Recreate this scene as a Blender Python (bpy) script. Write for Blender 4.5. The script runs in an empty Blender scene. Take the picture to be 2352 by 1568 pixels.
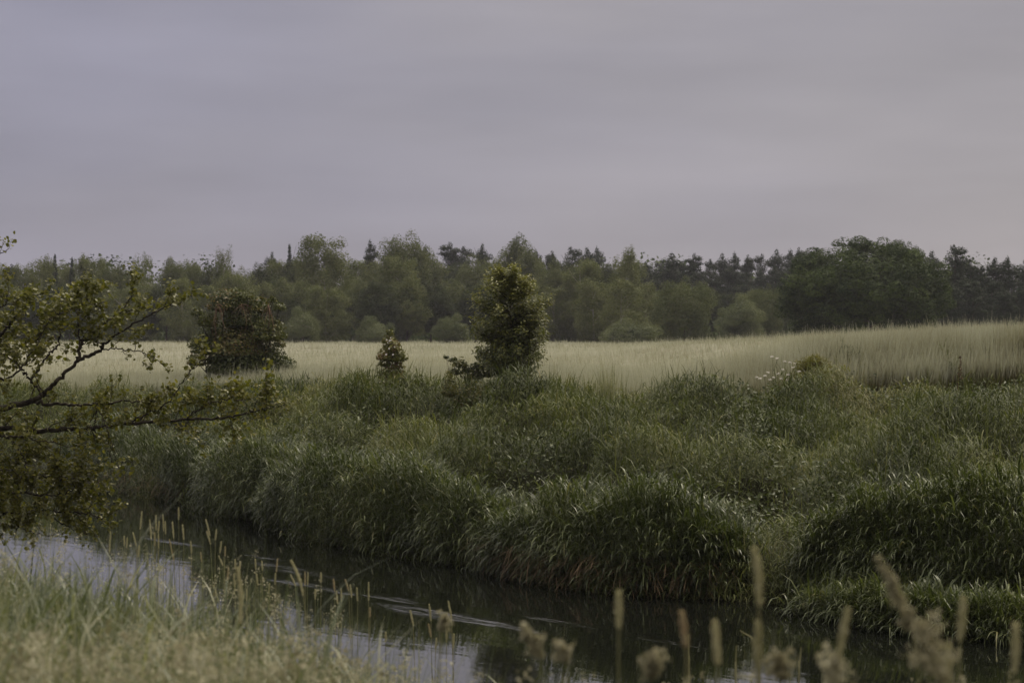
import bpy, math, random
import numpy as np

R = math.radians
rng = np.random.default_rng(11)
random.seed(5)
C = bpy.context.scene.collection
scene = bpy.context.scene

# ------------------------------------------------------------------ camera
LENS = 85.0
F = 1024 * LENS / 36.0
HY = 335.0
CZ = 3.0
cam_d = bpy.data.cameras.new("camera")
cam = bpy.data.objects.new("camera", cam_d)
C.objects.link(cam)
cam.location = (0, 0, CZ)
cam.rotation_euler = (R(90) - (341 - HY) / F, 0, 0)
cam_d.lens = LENS
cam_d.sensor_width = 36
cam_d.clip_start = 0.1
cam_d.clip_end = 6000
cam_d.dof.use_dof = True
cam_d.dof.focus_distance = 25.0
cam_d.dof.aperture_fstop = 7.5
scene.camera = cam


def P(px, py, D):
    """A spot of the photograph (1024 wide) at depth D metres."""
    return np.array([(px - 512) * D / F, D, CZ - (py - HY) * D / F])


def DX(x):
    return x * 1024 / 2352.0


# ------------------------------------------------------------------ noise
def _hash(ix, iy, seed):
    h = (ix.astype(np.int64) * 374761393 + iy.astype(np.int64) * 668265263 + seed * 982451653) & 0xFFFFFFFF
    h = ((h ^ (h >> 13)) * 1274126177) & 0xFFFFFFFF
    h = h ^ (h >> 16)
    return (h & 0xFFFFFF) / float(0xFFFFFF)


def vnoise(x, y, seed=0):
    x = np.asarray(x, float)
    y = np.asarray(y, float)
    ix = np.floor(x)
    iy = np.floor(y)
    fx = x - ix
    fy = y - iy
    fx = fx * fx * (3 - 2 * fx)
    fy = fy * fy * (3 - 2 * fy)
    a = _hash(ix, iy, seed)
    b = _hash(ix + 1, iy, seed)
    c = _hash(ix, iy + 1, seed)
    d = _hash(ix + 1, iy + 1, seed)
    return (a * (1 - fx) + b * fx) * (1 - fy) + (c * (1 - fx) + d * fx) * fy


def fbm(x, y, seed=0, octs=3):
    s = 0.0
    amp = 0.5
    tot = 0.0
    for k in range(octs):
        s = s + amp * vnoise(x * 2 ** k, y * 2 ** k, seed + 17 * k)
        tot += amp
        amp *= 0.5
    return s / tot


def sstep(a, b, x):
    t = np.clip((np.asarray(x, float) - a) / (b - a), 0, 1)
    return t * t * (3 - 2 * t)


# ------------------------------------------------------------------ terrain
FAR = np.array([(-260, 300), (-60, 112), (-26, 72), (-14, 56.5), (-7.8, 48.4), (-5.3, 41.1), (-3.54, 37.4), (-1.96, 33.3),
                (-.42, 30.9), (1.12, 27.9), (2.28, 27.4), (3.3, 26.6), (3.9, 25.4), (5.2, 24.3), (9, 20), (18, 12), (60, -20)], float)
NEAR = np.array([(-270, 290), (-70, 104), (-36, 66), (-17, 44), (-9.5, 31), (-5.8, 22), (-3.2, 17.2), (-1.3, 14.2), (.5, 11.6),
                 (3, 9.2), (8, 5.5), (30, -10), (60, -30)], float)
CROP = np.array([(-260, 330), (-60, 128), (-30, 84), (-14, 64), (-9, 58), (-3, 50), (0, 46.5), (3, 45.2), (6, 46), (10, 47), (16, 47),
                 (40, 45), (140, 30)], float)


def sdist(P2, x, y):
    """distance to a polyline, positive on its left when walking left to right (the far side)"""
    best = np.full(x.shape, 1e9)
    sgn = np.ones(x.shape)
    for i in range(len(P2) - 1):
        a = P2[i]
        d = P2[i + 1] - a
        L2 = d @ d
        rx = x - a[0]
        ry = y - a[1]
        t = np.clip((rx * d[0] + ry * d[1]) / L2, 0, 1)
        ex = rx - t * d[0]
        ey = ry - t * d[1]
        dd = ex * ex + ey * ey
        m = dd < best
        best = np.where(m, dd, best)
        sgn = np.where(m, np.sign(d[0] * ry - d[1] * rx + 1e-12), sgn)
    return np.sqrt(best) * sgn


HCX = np.array([-30, -14, -9, -3, 0, 2.7, 4.5, 6, 10, 20, 60], float)
HCZ = np.array([.75, .85, .95, 1.2, 1.3, 1.2, 1.45, 1.86, 2.12, 2.2, 2.2], float)
HBZ = np.array([1.1, 1.22, 1.34, 1.56, 1.62, 1.42, 1.42, 1.5, 1.62, 1.68, 1.68], float)   # the low rim of the bank before the grain


def terrain(x, y, parts=False):
    x = np.asarray(x, float)
    y = np.asarray(y, float)
    s = sdist(FAR, x, y)
    n = -sdist(NEAR, x, y)
    c = sdist(CROP, x, y)
    hc = np.interp(x, HCX, HCZ)
    # far bank and field
    hb = np.interp(x, HCX, HBZ)
    t = np.clip(s / np.maximum(s + np.maximum(-c - 1.5, 0), .01), 0, 1)
    bank = -.12 + .45 * sstep(-.2, .9, s) + (hb - .33) * t ** .85
    bank = bank + (fbm(x * .62, y * .55, 3, 2) - .5) * 1.75 * sstep(.3, 3, s) * sstep(0, 4, -c)
    fieldz = hc + (1.42 - hc) * sstep(6, 70, c)
    field = fieldz + (fbm(x * .05, y * .05, 8) - .5) * .12
    far = bank + (field - bank) * sstep(-.8, 1.0, c)
    # near bank
    near = -.1 + 1.64 * sstep(-.6, 5.2, n) + .42 * sstep(.4, 2.2, -x) * sstep(0, 1.8, n) * sstep(40, 18, y)
    near = near + (fbm(x * .9, y * .9, 21) - .5) * .14 * sstep(0, 2, n)
    h = np.where(s > 0, far, np.where(n > 0, near, -.12 - .5 * np.minimum(sstep(0, 1.6, -s), sstep(0, 1.6, -n))))
    return (h, s, n, c) if parts else h


# ------------------------------------------------------------------ mesh helpers
class Geo:
    def __init__(self):
        self.v, self.q, self.m, self.t, self.n = [], [], [], [], 0

    def add(self, v, q, tint, mat=0):
        v = np.asarray(v, np.float32).reshape(-1, 3)
        q = np.asarray(q, np.int64).reshape(-1, 4)
        self.v.append(v)
        self.q.append(q + self.n)
        self.m.append(np.full(len(q), mat, np.int32))
        self.t.append(np.broadcast_to(np.asarray(tint, np.float32), (len(v),)))
        self.n += len(v)

    def build(self, name, mats, parent=None, smooth=True, loc=None):
        v = np.concatenate(self.v)
        q = np.concatenate(self.q).astype(np.int32)
        if loc is not None:
            v = v - np.asarray(loc, np.float32)
        me = bpy.data.meshes.new(name)
        me.vertices.add(len(v))
        me.vertices.foreach_set("co", v.ravel())
        me.loops.add(q.size)
        me.loops.foreach_set("vertex_index", q.ravel())
        me.polygons.add(len(q))
        me.polygons.foreach_set("loop_start", np.arange(0, q.size, 4, dtype=np.int32))
        me.polygons.foreach_set("material_index", np.concatenate(self.m))
        if smooth:
            me.polygons.foreach_set("use_smooth", np.ones(len(q), bool))
        a = me.attributes.new("tint", "FLOAT", "POINT")
        a.data.foreach_set("value", np.concatenate(self.t).astype(np.float32))
        me.update(calc_edges=True)
        for m in (mats if isinstance(mats, (list, tuple)) else [mats]):
            me.materials.append(m)
        o = bpy.data.objects.new(name, me)
        C.objects.link(o)
        if parent is not None:
            o.parent = parent
        elif loc is not None:
            o.location = loc
        return o


def blades(g, base, head, length, width, lean, curl, tint, segs=3, prof=None, mat=0, side=None, tints=None):
    """ribbons that leave base at angle lean from the vertical towards azimuth head and bend over by curl"""
    N = len(base)
    if N == 0:
        return
    if prof is None:
        prof = [.75, 1.0, .75, .08] if segs == 3 else list(np.linspace(1, .08, segs + 1))
    hx, hy = np.cos(head), np.sin(head)
    if side is None:
        sx, sy = -hy, hx
        sz = np.zeros(N)
    else:
        sx, sy = np.cos(side), np.sin(side)
        sz = np.zeros(N)
    p = np.array(base, float)
    rows = []
    for k in range(segs + 1):
        w = (width * prof[k] * .5)[:, None]
        sv = np.stack([sx, sy, sz], 1)
        rows.append(p - sv * w)
        rows.append(p + sv * w)
        th = lean + curl * (k + .5) / segs
        st = (length / segs)[:, None]
        p = p + st * np.stack([np.sin(th) * hx, np.sin(th) * hy, np.cos(th)], 1)
    V = np.stack(rows, 1)                      # N, 2(segs+1), 3
    nv = 2 * (segs + 1)
    q = []
    for k in range(segs):
        q.append([2 * k, 2 * k + 1, 2 * k + 3, 2 * k + 2])
    q = np.array(q)
    Q = (np.arange(N) * nv)[:, None, None] + q[None]
    if tints is not None:
        T = (np.asarray(tint)[:, None] * .35 + np.repeat(np.array(tints), 2)[None, :])
        T = np.clip(T, 0, 1).ravel()
    else:
        T = np.repeat(tint, nv)
    g.add(V.reshape(-1, 3), Q.reshape(-1, 4), T, mat)


def leaves(g, pos, nrm, size, tint, aspect=.8, fold=.25, mat=0, up=None):
    """folded leaf shapes (two quads each) facing nrm"""
    N = len(pos)
    if N == 0:
        return
    nrm = nrm / np.maximum(np.linalg.norm(nrm, axis=1, keepdims=True), 1e-6)
    r = rng.normal(size=(N, 3)) if up is None else up
    a = np.cross(nrm, r)
    a /= np.maximum(np.linalg.norm(a, axis=1, keepdims=True), 1e-6)
    b = np.cross(nrm, a)
    s = np.asarray(size)[:, None]
    w = s * aspect * .5
    pts = [pos - b * s * .5, pos - b * s * .18 + a * w * .9 + nrm * s * fold * .5, pos + b * s * .25 + a * w * .8 + nrm * s * fold * .4,
           pos + b * s * .5, pos + b * s * .25 - a * w * .8 + nrm * s * fold * .4, pos - b * s * .18 - a * w * .9 + nrm * s * fold * .5]
    V = np.stack(pts, 1)
    q = np.array([[0, 1, 2, 3], [0, 3, 4, 5]])
    Q = (np.arange(N) * 6)[:, None, None] + q[None]
    g.add(V.reshape(-1, 3), Q.reshape(-1, 4), np.repeat(tint, 6), mat)


def quads(g, pos, nrm, size, tint, mat=0, asp=None):
    N = len(pos)
    nrm = nrm / np.maximum(np.linalg.norm(nrm, axis=1, keepdims=True), 1e-6)
    a = np.cross(nrm, rng.normal(size=(N, 3)))
    a /= np.maximum(np.linalg.norm(a, axis=1, keepdims=True), 1e-6)
    b = np.cross(nrm, a)
    s = np.asarray(size)[:, None] * .5
    k = rng.uniform(.45, 1, (N, 1)) if asp is None else asp
    V = np.stack([pos - a * s, pos - b * s * k, pos + a * s, pos + b * s * k], 1)
    g.add(V.reshape(-1, 3), np.arange(N * 4).reshape(-1, 4), np.repeat(tint, 4), mat)


def tube(g, pts, rad, sides=6, tint=.5, mat=0):
    pts = np.asarray(pts, float)
    n = len(pts)
    rad = np.broadcast_to(np.asarray(rad, float), (n,))
    d = np.gradient(pts, axis=0)
    d /= np.maximum(np.linalg.norm(d, axis=1, keepdims=True), 1e-9)
    ref = np.array([0, 0, 1.0]) if abs(d[0][2]) < .9 else np.array([1.0, 0, 0])
    u = np.cross(d, ref)
    u /= np.maximum(np.linalg.norm(u, axis=1, keepdims=True), 1e-9)
    w = np.cross(d, u)
    ang = np.arange(sides) * 2 * np.pi / sides
    V = pts[:, None] + rad[:, None, None] * (np.cos(ang)[None, :, None] * u[:, None] + np.sin(ang)[None, :, None] * w[:, None])
    i = np.arange(n - 1)[:, None] * sides
    j = np.arange(sides)[None]
    jn = (j + 1) % sides
    Q = np.stack([i + j, i + jn, i + sides + jn, i + sides + j], -1).reshape(-1, 4)
    g.add(V.reshape(-1, 3), Q, tint, mat)


def spline(pts, n):
    """Catmull-Rom through pts"""
    p = np.asarray(pts, float)
    p = np.vstack([2 * p[0] - p[1], p, 2 * p[-1] - p[-2]])
    t = np.linspace(0, len(p) - 3 - 1e-6, n)
    i = t.astype(int)
    f = (t - i)[:, None]
    a, b, c, d = p[i], p[i + 1], p[i + 2], p[i + 3]
    return .5 * (2 * b + (c - a) * f + (2 * a - 5 * b + 4 * c - d) * f ** 2 + (3 * b - a - 3 * c + d) * f ** 3)


def tag(o, label=None, cat=None, group=None, kind=None):
    if label:
        o["label"] = label
    if cat:
        o["category"] = cat
    if group:
        o["group"] = group
    if kind:
        o["kind"] = kind
    return o


def thing(name, loc, label, cat, group=None):
    o = bpy.data.objects.new(name, None)
    C.objects.link(o)
    o.location = [float(v) for v in loc]
    o.empty_display_size = .2
    return tag(o, label, cat, group)


# ------------------------------------------------------------------ materials
def new_mat(name):
    m = bpy.data.materials.new(name)
    m.use_nodes = True
    nt = m.node_tree
    nt.nodes.clear()
    return m, nt, nt.nodes.new("ShaderNodeOutputMaterial")


def leaf_mat(name, stops, trans=.3, rough=.45, spec=.35, tmul=(1.1, 1.15, .6)):
    m, nt, out = new_mat(name)
    N, L = nt.nodes, nt.links
    at = N.new("ShaderNodeAttribute")
    at.attribute_name = "tint"
    cr = N.new("ShaderNodeValToRGB")
    el = cr.color_ramp.elements
    while len(el) < len(stops):
        el.new(.5)
    for e, (pos, c) in zip(el, stops):
        e.position = pos
        e.color = (*c, 1)
    L.new(at.outputs["Fac"], cr.inputs[0])
    pr = N.new("ShaderNodeBsdfPrincipled")
    pr.inputs["Roughness"].default_value = rough
    pr.inputs["Specular IOR Level"].default_value = spec
    L.new(cr.outputs[0], pr.inputs["Base Color"])
    if trans > 0:
        tr = N.new("ShaderNodeBsdfTranslucent")
        mu = N.new("ShaderNodeMix")
        mu.data_type = "RGBA"
        mu.blend_type = "MULTIPLY"
        mu.inputs[0].default_value = 1
        L.new(cr.outputs[0], mu.inputs[6])
        mu.inputs[7].default_value = (*tmul, 1)
        L.new(mu.outputs[2], tr.inputs[0])
        mx = N.new("ShaderNodeMixShader")
        mx.inputs[0].default_value = trans
        L.new(pr.outputs[0], mx.inputs[1])
        L.new(tr.outputs[0], mx.inputs[2])
        L.new(mx.outputs[0], out.inputs[0])
    else:
        L.new(pr.outputs[0], out.inputs[0])
    return m


def bark_mat(name, c1, c2, scale=14):
    m, nt, out = new_mat(name)
    N, L = nt.nodes, nt.links
    tc = N.new("ShaderNodeTexCoord")
    no = N.new("ShaderNodeTexNoise")
    no.inputs["Scale"].default_value = scale
    no.inputs["Detail"].default_value = 5
    L.new(tc.outputs["Object"], no.inputs["Vector"])
    cr = N.new("ShaderNodeValToRGB")
    cr.color_ramp.elements[0].position = .35
    cr.color_ramp.elements[1].position = .65
    cr.color_ramp.elements[0].color = (*c1, 1)
    cr.color_ramp.elements[1].color = (*c2, 1)
    L.new(no.outputs[0], cr.inputs[0])
    pr = N.new("ShaderNodeBsdfPrincipled")
    pr.inputs["Roughness"].default_value = .85
    pr.inputs["Specular IOR Level"].default_value = .2
    L.new(cr.outputs[0], pr.inputs["Base Color"])
    bp = N.new("ShaderNodeBump")
    bp.inputs["Strength"].default_value = .5
    bp.inputs["Distance"].default_value = .02
    L.new(no.outputs[0], bp.inputs["Height"])
    L.new(bp.outputs[0], pr.inputs["Normal"])
    L.new(pr.outputs[0], out.inputs[0])
    return m


M = {}
M["bank"] = leaf_mat("bank_grass", [(0, (.026, .037, .008)), (.45, (.066, .081, .020)), (.8, (.138, .153, .052)), (1, (.18, .165, .07))], .34, .5, .22)
M["reed"] = leaf_mat("reed_leaf", [(0, (.024, .034, .008)), (.5, (.062, .080, .023)), (.9, (.155, .176, .070)), (1, (.20, .16, .07))], .3, .4, .36)
M["dead"] = leaf_mat("dead_grass", [(0, (.07, .045, .025)), (1, (.20, .14, .08))], .2, .6, .2)
M["meadow"] = leaf_mat("meadow_grass", [(0, (.048, .066, .024)), (.5, (.118, .138, .070)), (1, (.35, .34, .235))], .32, .42, .4)
M["panicle"] = leaf_mat("grass_panicle", [(0, (.19, .175, .105)), (.5, (.36, .335, .235)), (1, (.48, .46, .345))], .4, .7, .1, (1, 1, .9))
M["head"] = leaf_mat("foxtail_head", [(0, (.34, .32, .18)), (.6, (.55, .52, .34)), (1, (.34, .24, .15))], .35, .7, .1, (1, 1, .85))
M["stem"] = leaf_mat("grass_stem", [(0, (.10, .12, .05)), (1, (.24, .22, .11))], .1, .5, .3)
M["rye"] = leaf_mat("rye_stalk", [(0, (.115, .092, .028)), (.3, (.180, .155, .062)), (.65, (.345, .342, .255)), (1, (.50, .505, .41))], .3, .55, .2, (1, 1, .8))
M["alder"] = leaf_mat("alder_leaf", [(0, (.060, .066, .010)), (.6, (.125, .127, .019)), (1, (.21, .19, .036))], .45, .4, .35)
M["shrub"] = leaf_mat("shrub_leaf", [(0, (.035, .048, .014)), (.6, (.075, .085, .022)), (1, (.15, .14, .04))], .3, .4, .4)
M["hawthorn"] = leaf_mat("hawthorn_leaf", [(0, (.036, .050, .010)), (.6, (.082, .092, .016)), (.85, (.13, .125, .026)), (1, (.15, .11, .045))], .25, .45, .35)
M["sapling"] = leaf_mat("sapling_leaf", [(0, (.036, .050, .010)), (.5, (.084, .098, .017)), (1, (.215, .205, .038))], .32, .38, .45)
M["gold"] = leaf_mat("yellow_shrub_leaf", [(0, (.085, .085, .012)), (1, (.20, .185, .026))], .3, .45, .3)
M["nettle"] = leaf_mat("weed_leaf", [(0, (.028, .042, .010)), (1, (.085, .105, .028))], .25, .45, .35)
M["russet"] = leaf_mat("russet_leaf", [(0, (.065, .072, .012)), (.75, (.15, .15, .028)), (1, (.19, .12, .05))], .25, .5, .3)
M["petal"] = leaf_mat("white_petal", [(0, (.62, .58, .56)), (1, (.75, .72, .68))], .3, .6, .2, (1, 1, 1))
M["birch"] = leaf_mat("birch_foliage", [(0, (.072, .088, .028)), (1, (.155, .168, .064))], .25, .55, .12)
M["broad"] = leaf_mat("broadleaf_foliage", [(0, (.058, .076, .026)), (1, (.135, .148, .056))], .22, .55, .12)
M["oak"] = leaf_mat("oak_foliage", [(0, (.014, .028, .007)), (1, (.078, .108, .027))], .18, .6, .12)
M["shade"] = leaf_mat("shaded_broadleaf_foliage", [(0, (.026, .037, .013)), (1, (.066, .080, .029))], .2, .6, .12)  # darker copy of broad: shade of the gaps between crowns put into the colour
M["pine"] = leaf_mat("pine_needles", [(0, (.017, .027, .013)), (1, (.040, .054, .026))], .08, .6, .1)
M["pale"] = leaf_mat("pale_foliage", [(0, (.078, .095, .042)), (1, (.15, .168, .082))], .25, .55, .12)
M["bark"] = bark_mat("dark_bark", (.016, .013, .009), (.055, .045, .03), 18)
M["bark_far"] = bark_mat("brown_bark", (.03, .024, .018), (.09, .07, .05), 3)
M["bark_birch"] = bark_mat("birch_bark", (.09, .085, .075), (.42, .40, .36), 1.3)
M["twig"] = leaf_mat("dry_twig", [(0, (.05, .03, .018)), (1, (.17, .10, .06))], 0, .7, .2)


def ground_mat():
    m, nt, out = new_mat("soil_and_thatch")
    N, L = nt.nodes, nt.links
    tc = N.new("ShaderNodeTexCoord")
    n1 = N.new("ShaderNodeTexNoise")
    n1.inputs["Scale"].default_value = 3.0
    n1.inputs["Detail"].default_value = 8
    n1.inputs["Roughness"].default_value = .7
    L.new(tc.outputs["Object"], n1.inputs["Vector"])
    cr = N.new("ShaderNodeValToRGB")
    e = cr.color_ramp.elements
    e[0].position, e[0].color = .3, (.016, .016, .008, 1)
    e[1].position, e[1].color = .75, (.05, .052, .022, 1)
    L.new(n1.outputs[0], cr.inputs[0])
    pr = N.new("ShaderNodeBsdfPrincipled")
    pr.inputs["Roughness"].default_value = .95
    pr.inputs["Specular IOR Level"].default_value = .1
    L.new(cr.outputs[0], pr.inputs["Base Color"])
    bp = N.new("ShaderNodeBump")
    bp.inputs["Strength"].default_value = .8
    bp.inputs["Distance"].default_value = .06
    L.new(n1.outputs[0], bp.inputs["Height"])
    L.new(bp.outputs[0], pr.inputs["Normal"])
    L.new(pr.outputs[0], out.inputs[0])
    return m


def water_mat():
    m, nt, out = new_mat("stream_water")
    N, L = nt.nodes, nt.links
    geo = N.new("ShaderNodeNewGeometry")

    def mapped(rot, sc, loc=(0, 0, 0)):
        mp = N.new("ShaderNodeMapping")
        mp.vector_type = "TEXTURE"
        mp.inputs["Location"].default_value = loc
        mp.inputs["Rotation"].default_value = (0, 0, rot)
        mp.inputs["Scale"].default_value = sc
        L.new(geo.outputs["Position"], mp.inputs["Vector"])
        return mp.outputs[0]

    def noise(vec, scale, detail=3, rough=.55):
        n = N.new("ShaderNodeTexNoise")
        n.inputs["Scale"].default_value = scale
        n.inputs["Detail"].default_value = detail
        n.inputs["Roughness"].default_value = rough
        L.new(vec, n.inputs["Vector"])
        return n.outputs[0]

    def math_(op, a, b=None):
        n = N.new("ShaderNodeMath")
        n.operation = op
        for k, v in enumerate((a, b)):
            if v is None:
                continue
            if isinstance(v, (int, float)):
                n.inputs[k].default_value = v
            else:
                L.new(v, n.inputs[k])
        return n.outputs[0]

    flow = -R(56)
    fl = mapped(flow, (1, 1, 1))
    calm = noise(mapped(flow, (1.6, .55, 1)), 2.2, 3, .5)
    fine = noise(mapped(flow, (1.1, .26, 1)), 1.6, 4, .6)
    # trailing riffles over the weed beds: long patches along the current
    patch = None
    for (px, py, l, w) in RIFFLES:
        D = CZ * F / (py - HY)
        X = (px - 512) * D / F
        mp = mapped(flow, (l, w, 1), (X, D, 0))
        gr = N.new("ShaderNodeTexGradient")
        gr.gradient_type = "SPHERICAL"
        L.new(mp, gr.inputs[0])
        patch = gr.outputs[1] if patch is None else math_("MAXIMUM", patch, gr.outputs[1])
    brk = noise(mapped(flow, (1.2, .22, 1)), 1.4, 4, .65)
    cr = N.new("ShaderNodeMapRange")
    cr.inputs[1].default_value = .40
    cr.inputs[2].default_value = .76
    L.new(brk, cr.inputs[0])
    pm = math_("MULTIPLY", math_("MINIMUM", math_("MULTIPLY", patch, 1.9), 1.0), cr.outputs[0])
    b1 = N.new("ShaderNodeBump")
    b1.inputs["Strength"].default_value = 1
    b1.inputs["Distance"].default_value = .0024
    L.new(calm, b1.inputs["Height"])
    b2 = N.new("ShaderNodeBump")
    b2.inputs["Strength"].default_value = 1
    b2.inputs["Distance"].default_value = .014
    L.new(math_("MULTIPLY", fine, pm), b2.inputs["Height"])
    L.new(b1.outputs[0], b2.inputs["Normal"])
    pr = N.new("ShaderNodeBsdfPrincipled")
    pr.inputs["Base Color"].default_value = (.007, .008, .006, 1)
    pr.inputs["Roughness"].default_value = .03
    pr.inputs["IOR"].default_value = 1.40
    L.new(b2.outputs[0], pr.inputs["Normal"])
    L.new(pr.outputs[0], out.inputs[0])
    return m


RIFFLES = [(283, 566, 1.3, .22), (312, 573, 1.5, .26), (300, 583, 1.0, .2), (265, 557, .9, .13), (392, 598, .9, .18), (430, 612, 1.5, .32),
           (478, 620, 1.0, .25), (560, 621, 1.1, .12), (660, 640, .9, .10), (170, 541, 1.3, .16), (370, 575, 1.0, .1),
           (335, 590, .8, .14), (520, 628, .7, .12)]

# ------------------------------------------------------------------ setting
def build_ground():
    xs = np.concatenate([-np.geomspace(1500, 32, 34), np.arange(-30, 30.01, .3), np.geomspace(32, 1500, 34)])
    ys = np.concatenate([-np.geomspace(400, 10, 14), np.arange(-8, 72, .3), np.geomspace(73, 3000, 60)])
    X, Y = np.meshgrid(xs, ys)
    Z = terrain(X.ravel(), Y.ravel())
    nx, ny = len(xs), len(ys)
    i = np.arange(ny - 1)[:, None] * nx
    j = np.arange(nx - 1)[None]
    Q = np.stack([i + j, i + j + 1, i + nx + j + 1, i + nx + j], -1).reshape(-1, 4)
    g = Geo()
    g.add(np.stack([X.ravel(), Y.ravel(), Z], 1), Q, .5)
    tag(g.build("ground", ground_mat()), kind="structure")


def build_water():
    g = Geo()
    # a strip between the banks, reaching a little under both
    n = 120
    f = np.vstack([FAR[1:-1]])
    w = np.vstack([NEAR[1:-1]])

    def res(p):
        d = np.concatenate([[0], np.cumsum(np.linalg.norm(np.diff(p, axis=0), axis=1))])
        t = np.linspace(0, d[-1], n)
        return np.stack([np.interp(t, d, p[:, 0]), np.interp(t, d, p[:, 1])], 1)
    a, b = res(w), res(f)
    dirn = b - a
    dirn /= np.linalg.norm(dirn, axis=1, keepdims=True)
    a = a - dirn * 1.2
    b = b + dirn * 1.2
    V = np.concatenate([np.c_[a, np.zeros(n)], np.c_[b, np.zeros(n)]])
    i = np.arange(n - 1)
    Q = np.stack([i, i + 1, n + i + 1, n + i], 1)
    g.add(V, Q, .5)
    o = g.build("water", water_mat(), smooth=False)
    tag(o, kind="structure")


build_ground()
build_water()


# ------------------------------------------------------------------ far bank grass (stuff)
def inview(x, y, margin=2.5):
    return np.abs(x) < y * (512 / F) + margin


def bank_grass():
    g = Geo()
    N = 760000
    y = 22 + 46 * rng.random(N) ** 1.25
    x = (rng.random(N) * 2 - 1) * (y * 512 / F + 2.2)
    h, s, n, c = terrain(x, y, True)
    k = (s > -.05) & (c < 1.2) & (x > -19)
    x, y, h, s, c = x[k], y[k], h[k], s[k], c[k]
    # the sward thins where dark hollows show, and stands higher on the tussocks
    tus = .65 * fbm(x * .62, y * .55, 3, 2) + .35 * fbm(x * 1.3 + .3 * y, y * 1.0, 40, 2)
    cl = fbm(x * 2.6, y * 2.0, 51, 2)
    keep = rng.random(len(x)) < np.clip(.42 + 4.2 * (tus - .45) + 1.3 * (cl - .5), .02, 1)
    x, y, h, s, c, tus, cl = [v[keep] for v in (x, y, h, s, c, tus, cl)]
    N = len(x)
    hv = (.16 + .58 * sstep(.32, .66, tus)) * (.6 + .8 * cl) * sstep(-.3, 1.5, s + .4) * (1 - .15 * sstep(-4, 0, c) + .35 * sstep(3.5, 6.5, x) * sstep(-3, 0, c))
    u = rng.random(N) ** .75
    z = h + hv * u * .85
    ln = (.13 + .22 * rng.random(N)) * (.8 + .5 * hv)
    up = rng.random(N) < .15                   # upright blades and stems among the arching ones
    lean = np.where(up, rng.uniform(.0, .35, N), rng.uniform(.3, 1.1, N))
    curl = np.where(up, rng.uniform(.2, 1.0, N), rng.uniform(1.0, 2.4, N))
    az0 = fbm(x * .7, y * .7, 77, 2) * 9 - 3.6
    head = np.where(rng.random(N) < .55, az0 + rng.normal(0, .8, N), rng.random(N) * 6.283)
    wd = rng.uniform(.0085, .0185, N) * np.clip(y / 32, .85, 1.4) * np.where(up, .7, 1)
    patch = fbm(x * .5, y * .4, 91, 3)
    tint = np.clip(.45 + 1.3 * (patch - .5) + rng.normal(0, .17, N), 0, .92)
    tint = np.where(rng.random(N) < .012, 1.0, tint)
    blades(g, np.stack([x, y, z], 1), head, ln, wd, lean, curl, tint)
    # tall thin flowering stems
    k = rng.random(N) < .008
    xs, ys, hs, hvs = x[k], y[k], h[k], hv[k]
    n = len(xs)
    blades(g, np.stack([xs, ys, hs], 1), rng.random(n) * 6.28, hvs * 1.1 + .25, np.full(n, .007), rng.uniform(0, .2, n), rng.uniform(0, .35, n),
           rng.uniform(.5, .95, n), prof=[.8, .7, 1.0, .4])
    # nettles and other broad leaves in patches
    n = 150000
    yw = 24 + 40 * rng.random(n) ** 1.2
    xw = (rng.random(n) * 2 - 1) * (yw * 512 / F + 2.2)
    hw, sw, nw, cw = terrain(xw, yw, True)
    pt = fbm(xw * .55 + 9, yw * .42, 131, 3) + .13 * sstep(-9, -2, cw) * (1 - sstep(-1, .5, cw))
    k = (sw > .8) & (cw < .3) & (pt > .575) & (xw > -19)
    xw, yw, hw, pt, cw = xw[k], yw[k], hw[k], pt[k], cw[k]
    n = len(xw)
    zz = hw + (.16 + .6 * sstep(.57, .72, pt)) * (1 - .35 * sstep(-3, 0, cw)) * (.55 + .5 * vnoise(xw * 2.2, yw * 2.2, 133)) * rng.random(n) ** .5
    leaves(g, np.stack([xw, yw, zz], 1), rng.normal(0, .5, (n, 3)) + [0, -.25, .8], rng.uniform(.035, .085, n), np.clip(rng.normal(.5, .25, n), 0, 1), .55, mat=1)
    o = g.build("bank_grass", [M["bank"], M["nettle"]])
    tag(o, "rough green grass covering the whole far bank between stream and grain field", "grass", kind="stuff")


bank_grass()


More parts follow.
